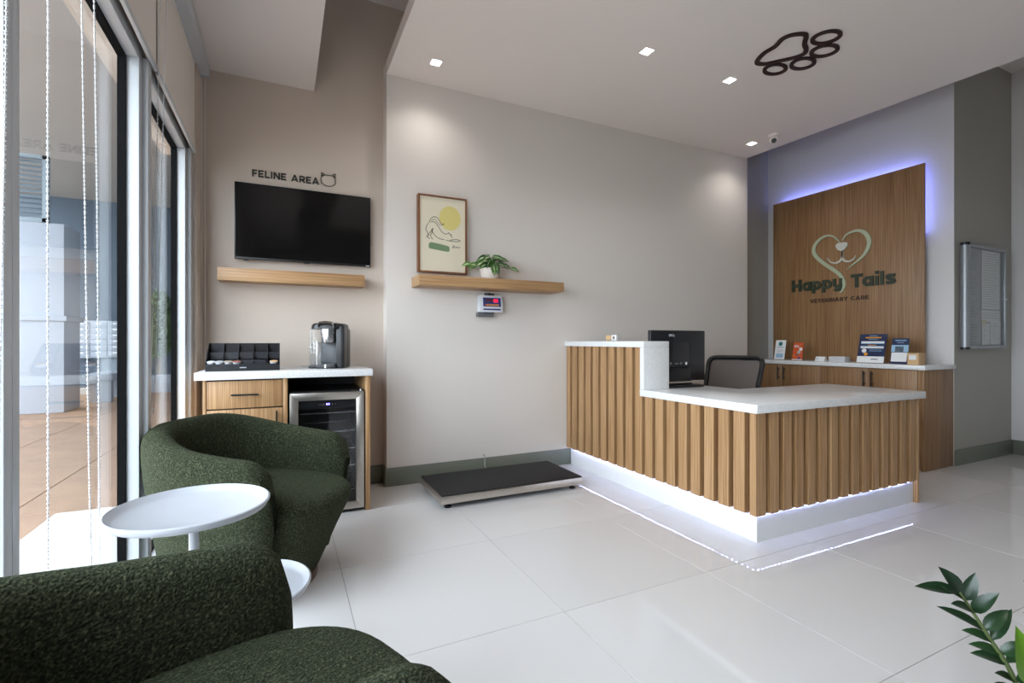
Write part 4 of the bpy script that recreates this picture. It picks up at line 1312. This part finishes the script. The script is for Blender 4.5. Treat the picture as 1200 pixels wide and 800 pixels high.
# side table with two trays
O = (-0.243, 1.672, 0)
sdt = thing('side_table', 'white two-tier metal side table with round trays between the armchairs', 'table', O)
def tray(c, r, z, nm):
    MB().lathe([(0.02, z - 0.006), (r - 0.03, z - 0.006), (r - 0.008, z - 0.001), (r, z + 0.012), (r, z + 0.018), (r - 0.005, z + 0.020), (r - 0.018, z + 0.006), (r - 0.028, z), (0.02, z)], c, 64).build(nm, 'powder', sdt, ang=50)
tray((0, 0, 0), 0.205, 0.607, 'upper_tray')
tray((0.135, 0.045, 0), 0.19, 0.318, 'lower_tray')
MB().cyl((0.006, 0, 0.012), (0.006, 0, 0.60), 0.013, n=20).build('pole', 'powder', sdt)
MB().cyl((0.006, 0, 0.29), (0.006, 0, 0.335), 0.018, n=20).build('collar', 'powder', sdt)
MB().lathe([(0.15, 0), (0.152, 0.002), (0.152, 0.009), (0.145, 0.013), (0.02, 0.014)], (0.03, 0.01, 0), 48).build('base_plate', 'powder', sdt)

# ------------------------------------------------------------------ floor plant at the right
O = (1.60, 0.40, 0)
zz = thing('potted_plant', 'glossy dark green plant with feathery stems at the lower right corner', 'plant', O)
MB().lathe([(0.10, 0), (0.11, 0.004), (0.135, 0.10), (0.145, 0.22), (0.145, 0.235), (0.135, 0.235), (0.13, 0.20)], n=40).build('pot', 'ceramic', zz)
MB().lathe([(0.03, 0.20), (0.131, 0.20), (0.10, 0.206)], n=24).build('soil', 'soil', zz)
zl = [leaf_mesh('leaf', 0.085, 0.024, 'zz', 0.15, 0.35), leaf_mesh('leaf', 0.070, 0.030, 'zz', 0.3, 0.3), leaf_mesh('leaf', 0.092, 0.021, 'zz', 0.05, 0.4)]
zlt = leaf_mesh('leaf', 0.12, 0.06, 'zzlight', 0.3, 0.3)
cth, sth = math.cos(R(YAW)), math.sin(R(YAW))
RIGHT = Vector((cth, -sth, 0))     # the two directions the stems fan out in
FWD = Vector((sth, cth, 0))
rng = random.Random(5)
def zz_stem(pts, n, s0=1.0, first=0.25, side=(1, 1)):
    c = catmull(pts, 8)
    rad = interp([0.0075, 0.006, 0.0045, 0.0025], len(c))
    MB().tube(c, rad, 7).build('stem', 'stem', zz)
    for k in range(n):
        t = first + (1 - first) * (k + 0.5) / n
        i = min(int(t * (len(c) - 1)), len(c) - 2)
        p = c[i]
        d = (c[i + 1] - c[i]).normalized()
        for sg in (-1, 1):
            lat = RIGHT * sg
            dr = (d * rng.uniform(0.55, 0.9) + lat * rng.uniform(0.75, 1.05) + FWD * rng.uniform(-0.45, 0.45))
            if k == n - 1:
                dr = d * 1.1 + lat * 0.8
            up = (FWD * -0.6 + Vector((0, 0, 0.9)) + lat * -0.3).normalized()
            place_leaf(rng.choice(zl), zz, p, dr, up, s0 * rng.uniform(0.72, 0.98) * (0.8 if k == n - 1 else 1))
    place_leaf(zl[1], zz, c[-1], (c[-1] - c[-3]), FWD * -1 + Vector((0, 0, .3)), s0 * 0.85)
zz_stem([(-0.03, 0.03, 0.20), (-0.005, 0.095, 0.180), (-0.098, 0.106, 0.341), (-0.174, 0.119, 0.441), (-0.256, 0.136, 0.548)], 9, 1.22, 0.30)
zz_stem([(0.03, 0.04, 0.20), (0.230, 0.083, 0.128), (0.161, 0.093, 0.314), (0.038, 0.108, 0.484)], 7, 0.9, 0.3)
zz_stem([(0.0, -0.04, 0.20), (0.103, 0.011, 0.224), (0.089, -0.005, 0.450), (0.059, -0.024, 0.617)], 7, 1.0, 0.3)
place_leaf(zl[0], zz, (-0.261, 0.139, 0.552), RIGHT * -1 + Vector((0, 0, 0.12)), FWD * -0.7 + Vector((0, 0, 0.8)), 1.1)
place_leaf(zlt, zz, (-0.184, 0.058, 0.378), (0.1, 0.02, 1), FWD * -1, 0.9)

# ------------------------------------------------------------------ ceiling: downlights, paw, camera
def downlight(x, y, z, lab, watt=None):
    O = (x, y, z)
    t = thing('downlight', lab, 'downlight', O, group='square recessed downlights')
    a, bb = 0.046, 0.034
    m = MB()
    m.ring([(-a, -a, -0.003), (a, -a, -0.003), (a, a, -0.003), (-a, a, -0.003)], [(-bb, -bb, -0.003), (bb, -bb, -0.003), (bb, bb, -0.003), (-bb, bb, -0.003)], (0, 0, 0.0025))
    m.build('trim_frame', 'ceil', t, smooth=False)
    MB().box(-bb, bb, -bb, bb, -0.0022, -0.0008).build('diffuser', 'lamp', t, smooth=False)
    d = bpy.data.lights.new('lamp', 'SPOT')
    d.energy = watt or DOWNLIGHT_W
    d.color = (1.0, 0.955, 0.91)
    d.spot_size = R(140)
    d.spot_blend = 1.0
    d.shadow_soft_size = 0.045
    o = bpy.data.objects.new('lamp', d)
    COL.objects.link(o)
    o.parent = t
    o.location = (0, 0, -0.05)
labs = [(1.0, 3.40, 'downlight nearest the beige lounge corner, washing the cream wall'), (2.291, 2.638, 'downlight left of the pair in the middle of the lowered ceiling'),
        (3.126, 2.656, 'downlight in the lowered ceiling nearest the paw outline'), (4.328, 3.407, 'downlight beside the security camera')]
for (x, y, l) in labs:
    downlight(x, y, ZC, l)
for (x, y) in [(2.291, 0.9), (3.126, 0.9), (1.25, 0.9), (4.2, 0.9)]:  # extra lamps out of view, added as fill light
    downlight(x, y, ZC, 'unseen downlight added to the lowered ceiling out of view to brighten the room')

O = (3.2, 2.2, ZC)
pw = thing('paw_decor', 'dark brown outline of a paw print fixed to the ceiling', 'ceiling decor', O)
def band(pts, wd, nm):
    c = catmull([(a, b_, ZC - 0.0005) for a, b_ in pts], 8, True)
    n = len(c)
    o_, i_ = [], []
    for k in range(n):
        t = (c[(k + 1) % n] - c[(k - 1) % n]).normalized()
        sd = t.cross(Vector((0, 0, 1)))
        o_.append(c[k] + sd * wd / 2)
        i_.append(c[k] - sd * wd / 2)
    MB(O).ring(o_, i_, (0, 0, -0.012)).build(nm, 'paw', pw)
band([(3.092, 2.392), (3.044, 2.301), (3.041, 2.214), (3.011, 2.139), (3.025, 2.085), (3.08, 2.045), (3.122, 2.048), (3.195, 2.107), (3.266, 2.142), (3.301, 2.185), (3.284, 2.241), (3.226, 2.313), (3.162, 2.385)], 0.030, 'pad_outline')
for q in ([(3.213, 2.065), (3.194, 1.962), (3.312, 1.943), (3.312, 2.032)], [(3.345, 2.158), (3.335, 2.052), (3.46, 2.05), (3.447, 2.134)], [(3.359, 2.314), (3.349, 2.217), (3.47, 2.216), (3.468, 2.302)], [(3.24, 2.443), (3.239, 2.355), (3.356, 2.355), (3.353, 2.438)]):
    cx_ = sum(p[0] for p in q) / 4
    cy_ = sum(p[1] for p in q) / 4
    ax = ((q[2][0] - q[0][0]) / 2, (q[2][1] - q[0][1]) / 2)
    ay = ((q[1][0] - q[3][0]) / 2, (q[1][1] - q[3][1]) / 2)
    band([(cx_ + ax[0] * math.cos(t_) + ay[0] * math.sin(t_), cy_ + ax[1] * math.cos(t_) + ay[1] * math.sin(t_)) for t_ in [2 * PI * k / 14 for k in range(14)]], 0.026, 'toe_outline')

O = (4.346, 3.173, ZC)
sc = thing('security_camera', 'small white turret security camera on the ceiling edge', 'camera', O)
MB().lathe([(0.046, -0.022), (0.050, -0.018), (0.054, -0.0005)], n=28).build('mount', 'ceil', sc)
MB().lathe([(0.010, -0.088), (0.028, -0.080), (0.038, -0.062), (0.041, -0.045), (0.036, -0.026), (0.030, -0.023)], n=28).build('housing', 'ceil', sc)
vdir = Vector((-0.75, -0.55, -0.45)).normalized()
MB().cyl(Vector((0, 0, -0.052)) + vdir * 0.028, Vector((0, 0, -0.052)) + vdir * 0.044, 0.024, 0.022, 20).build('lens', 'black', sc)

# ------------------------------------------------------------------ roller blinds
def bead_chain(m, pts, r=0.0034):
    c = catmull(pts, 240)
    acc = 0.0
    prev = c[0]
    step = 0.0088
    nxt = 0.0
    for p in c:
        dl = (p - prev).length
        acc += dl
        prev = p
        if acc >= nxt:
            nxt += step
            v0 = []
            m.add([p + Vector((r, 0, 0)), p + Vector((-r, 0, 0)), p + Vector((0, r, 0)), p + Vector((0, -r, 0)), p + Vector((0, 0, r)), p + Vector((0, 0, -r))],
                  [(0, 2, 4), (2, 1, 4), (1, 3, 4), (3, 0, 4), (2, 0, 5), (1, 2, 5), (3, 1, 5), (0, 3, 5)])
    m.tube(c[::40] + [c[-1]], 0.0009, 5)

def blind(label, y0, y1, chains):
    O = (-0.48, (y0 + y1) / 2, 2.9)
    t = thing('roller_blind', label, 'blind', O, group='roller blinds along the glazing')
    MB(O).box(-0.520, -0.447, y0, y1, 2.862, 2.9445).build('cassette', 'alu', t, bev=0.004)
    MB(O).box(-0.512, -0.509, y0 + 0.008, y1 - 0.008, 2.315, 2.862).build('blind_fabric', 'fabric', t)
    MB(O).box(-0.518, -0.503, y0 + 0.008, y1 - 0.008, 2.290, 2.315).build('hem_bar', 'alu', t, bev=0.002)
    for y_ in (y0 + 0.006, y1 - 0.006):
        MB(O).box(-0.522, -0.445, y_ - 0.004, y_ + 0.004, 2.855, 2.944).build('end_cap', 'alu', t)
    for ch_ in chains:
        m = MB(O)
        bead_chain(m, ch_[0])
        k = m.build('bead_chain', 'chain', t, smooth=False)
        k['kind'] = 'stuff'
blind('far roller blind raised above the window beside the beige wall', 2.62, 3.775,
      [([(-0.490, 3.765, 2.86), (-0.490, 3.765, 1.8), (-0.488, 3.76, 0.75), (-0.480, 3.755, 0.70), (-0.471, 3.76, 0.75), (-0.470, 3.765, 1.8), (-0.470, 3.765, 2.86)],)])
blind('middle roller blind raised above the large window pane', 1.46, 2.61,
      [([(-0.490, 2.60, 2.86), (-0.516, 2.615, 1.6), (-0.535, 2.63, 0.85), (-0.531, 2.65, 0.80), (-0.527, 2.655, 0.85), (-0.500, 2.63, 1.6), (-0.465, 2.59, 2.86)],),
       ([(-0.490, 1.63, 2.86), (-0.482, 1.655, 1.6), (-0.474, 1.68, 0.50), (-0.468, 1.70, 0.45), (-0.462, 1.70, 0.50), (-0.460, 1.67, 1.6), (-0.470, 1.64, 2.86)],)])
blind('nearest roller blind raised above the glazing by the camera', 0.30, 1.45,
      [([(-0.468, 1.402, 2.86), (-0.472, 1.405, 1.6), (-0.476, 1.41, 0.45), (-0.480, 1.33, 0.40), (-0.486, 1.235, 0.50), (-0.476, 1.235, 1.6), (-0.462, 1.235, 2.86)],)])

# ------------------------------------------------------------------ outside the glazing
g = MB().box(-30, -0.70, -20, 60, -0.30, -0.08).build('ground', 'asphalt')
struct(g)
pat = struct(MB().box(-4.6, -0.70, -6, 16, -0.08, -0.035).build('patio', 'grout'))
pm = MB().box(-0.447, 0.447, -0.447, 0.447, -0.035, -0.02).mesh('paver', 'terracotta', bev=0.003, seg=1)
for i in range(5):
    for j in range(14):
        if i < 5:
            link('paver', pm, pat, (-1.16 - 0.9 * i + 0.0, 1.0 + 0.9 * j, 0))
struct(MB().box(-5.6, 2.0, 2.6, 16, 4.45, 4.60).build('canopy', 'canopy'))
struct(MB().box(-0.614, 2.0, 4.2, 16, -0.03, 4.45).build('wall_facade', 'stucco'))
sw = struct(MB().box(-9.0, -0.62, 14.6, 14.9, 0, 4.45).build('wall_courtyard', 'slate'))

O = (-3.75, 10.2, 0)
col = thing('stucco_column', 'white stucco pier seen through the window', 'column', O)
MB(O).box(-4.60, -3.13, 9.9, 10.57, -0.02, 2.95).build('shaft', 'stucco', col, bev=0.01)
MB(O).box(-4.64, -3.09, 9.86, 10.61, 1.42, 1.50).build('ledge', 'stucco', col, bev=0.008)
O = (-4.0, 9.9, 2.98)
lv = thing('louver_shutter', 'grey louvered shutter above the white pier outside', 'shutter', O)
MB(O).box(-4.6, -4.55, 9.92, 10.0, 2.96, 4.0).box(-3.40, -3.33, 9.92, 10.0, 2.96, 4.0).box(-4.02, -3.97, 9.92, 10.0, 2.96, 4.0).box(-4.6, -3.33, 9.92, 10.0, 2.955, 3.02).box(-4.6, -3.33, 9.92, 10.0, 3.94, 4.0).build('frame', 'louver', lv)
for k in range(12):
    for (xa, xb) in ((-4.55, -4.02), (-3.97, -3.40)):
        MB(O).prism([(xa, 9.93, 3.035 + 0.076 * k), (xa, 9.935, 3.03 + 0.076 * k), (xa, 9.985, 3.08 + 0.076 * k), (xa, 9.98, 3.085 + 0.076 * k)], (xb - xa, 0, 0)).build('slat', 'louver', lv)
O = (-3.0, 11.4, 0)
bn = thing('concrete_bench', 'white concrete bench outside beside the pier', 'bench', O)
MB(O).box(-3.30, -2.85, 11.2, 12.6, 0.38, 0.50).build('seat_slab', 'stucco', bn, bev=0.01)
MB(O).box(-3.25, -2.90, 11.3, 11.45, -0.03, 0.38).build('leg', 'stucco', bn)
MB(O).box(-3.25, -2.90, 12.3, 12.45, -0.03, 0.38).build('leg', 'stucco', bn)
O = (-3.5, 14.4, 0)
mbx = thing('mailbox_cluster', 'grey mailbox cluster against the slate wall outside', 'mailbox', O)
MB(O).box(-4.35, -3.05, 14.2, 14.58, 0.72, 1.58).build('cabinet', 'stucco', mbx, bev=0.01)
MB(O).box(-3.85, -3.45, 14.3, 14.5, -0.03, 0.72).build('pedestal', 'louver', mbx)
for i in range(4):
    for k in range(6):
        x0 = -4.33 + i * 0.317
        z0 = 0.75 + k * 0.136
        dd = MB(O).box(x0, x0 + 0.295, 14.185, 14.2, z0, z0 + 0.12).build('mailbox_door', 'stucco', mbx, bev=0.003)
        MB(O).box(x0 + 0.09, x0 + 0.18, 14.178, 14.185, z0 + 0.075, z0 + 0.10).build('name_plate', 'paper', dd)
O = (-2.2, 13.6, 0)
kerb = tag(MB(O).box(-3.0, -0.9, 12.9, 13.1, -0.03, 0.36).build('planter_wall', 'stucco', bev=0.01), 'low white planter wall outside beyond the far pane', 'wall')
def tree(loc, h, r, label, seed):
    rg = random.Random(seed)
    t = thing('tree', label, 'tree', loc, group='trees outside')
    MB().tube([(0, 0, -0.05), (0.03, 0.02, h * 0.4), (0.0, 0.05, h * 0.7)], [0.06, 0.045, 0.025], 9).build('trunk', 'bark', t)
    m = MB()
    for k in range(1500):
        while True:
            p = Vector((rg.uniform(-1, 1), rg.uniform(-1, 1), rg.uniform(-1, 1)))
            if p.length < 1:
                break
        p = Vector((p.x * r, p.y * r, h * 0.68 + p.z * h * 0.36))
        e = Euler((rg.uniform(0, 6), rg.uniform(0, 6), rg.uniform(0, 6))).to_matrix()
        s_ = rg.uniform(0.05, 0.09)
        m.add([p + e @ Vector((-s_, 0, 0)), p + e @ Vector((0, -s_ * 0.45, 0.01)), p + e @ Vector((s_, 0, 0)), p + e @ Vector((0, s_ * 0.45, 0.01))], [(0, 1, 2, 3)])
    f = m.build('foliage', 'foliage', t, smooth=False)
    f['kind'] = 'stuff'
tree((-1.55, 13.75, 0), 2.5, 0.55, 'leafy green tree behind the low planter wall outside', 3)
tree((-2.62, 13.65, 0), 2.2, 0.36, 'bushy green tree left of the other tree beyond the planter wall', 4)
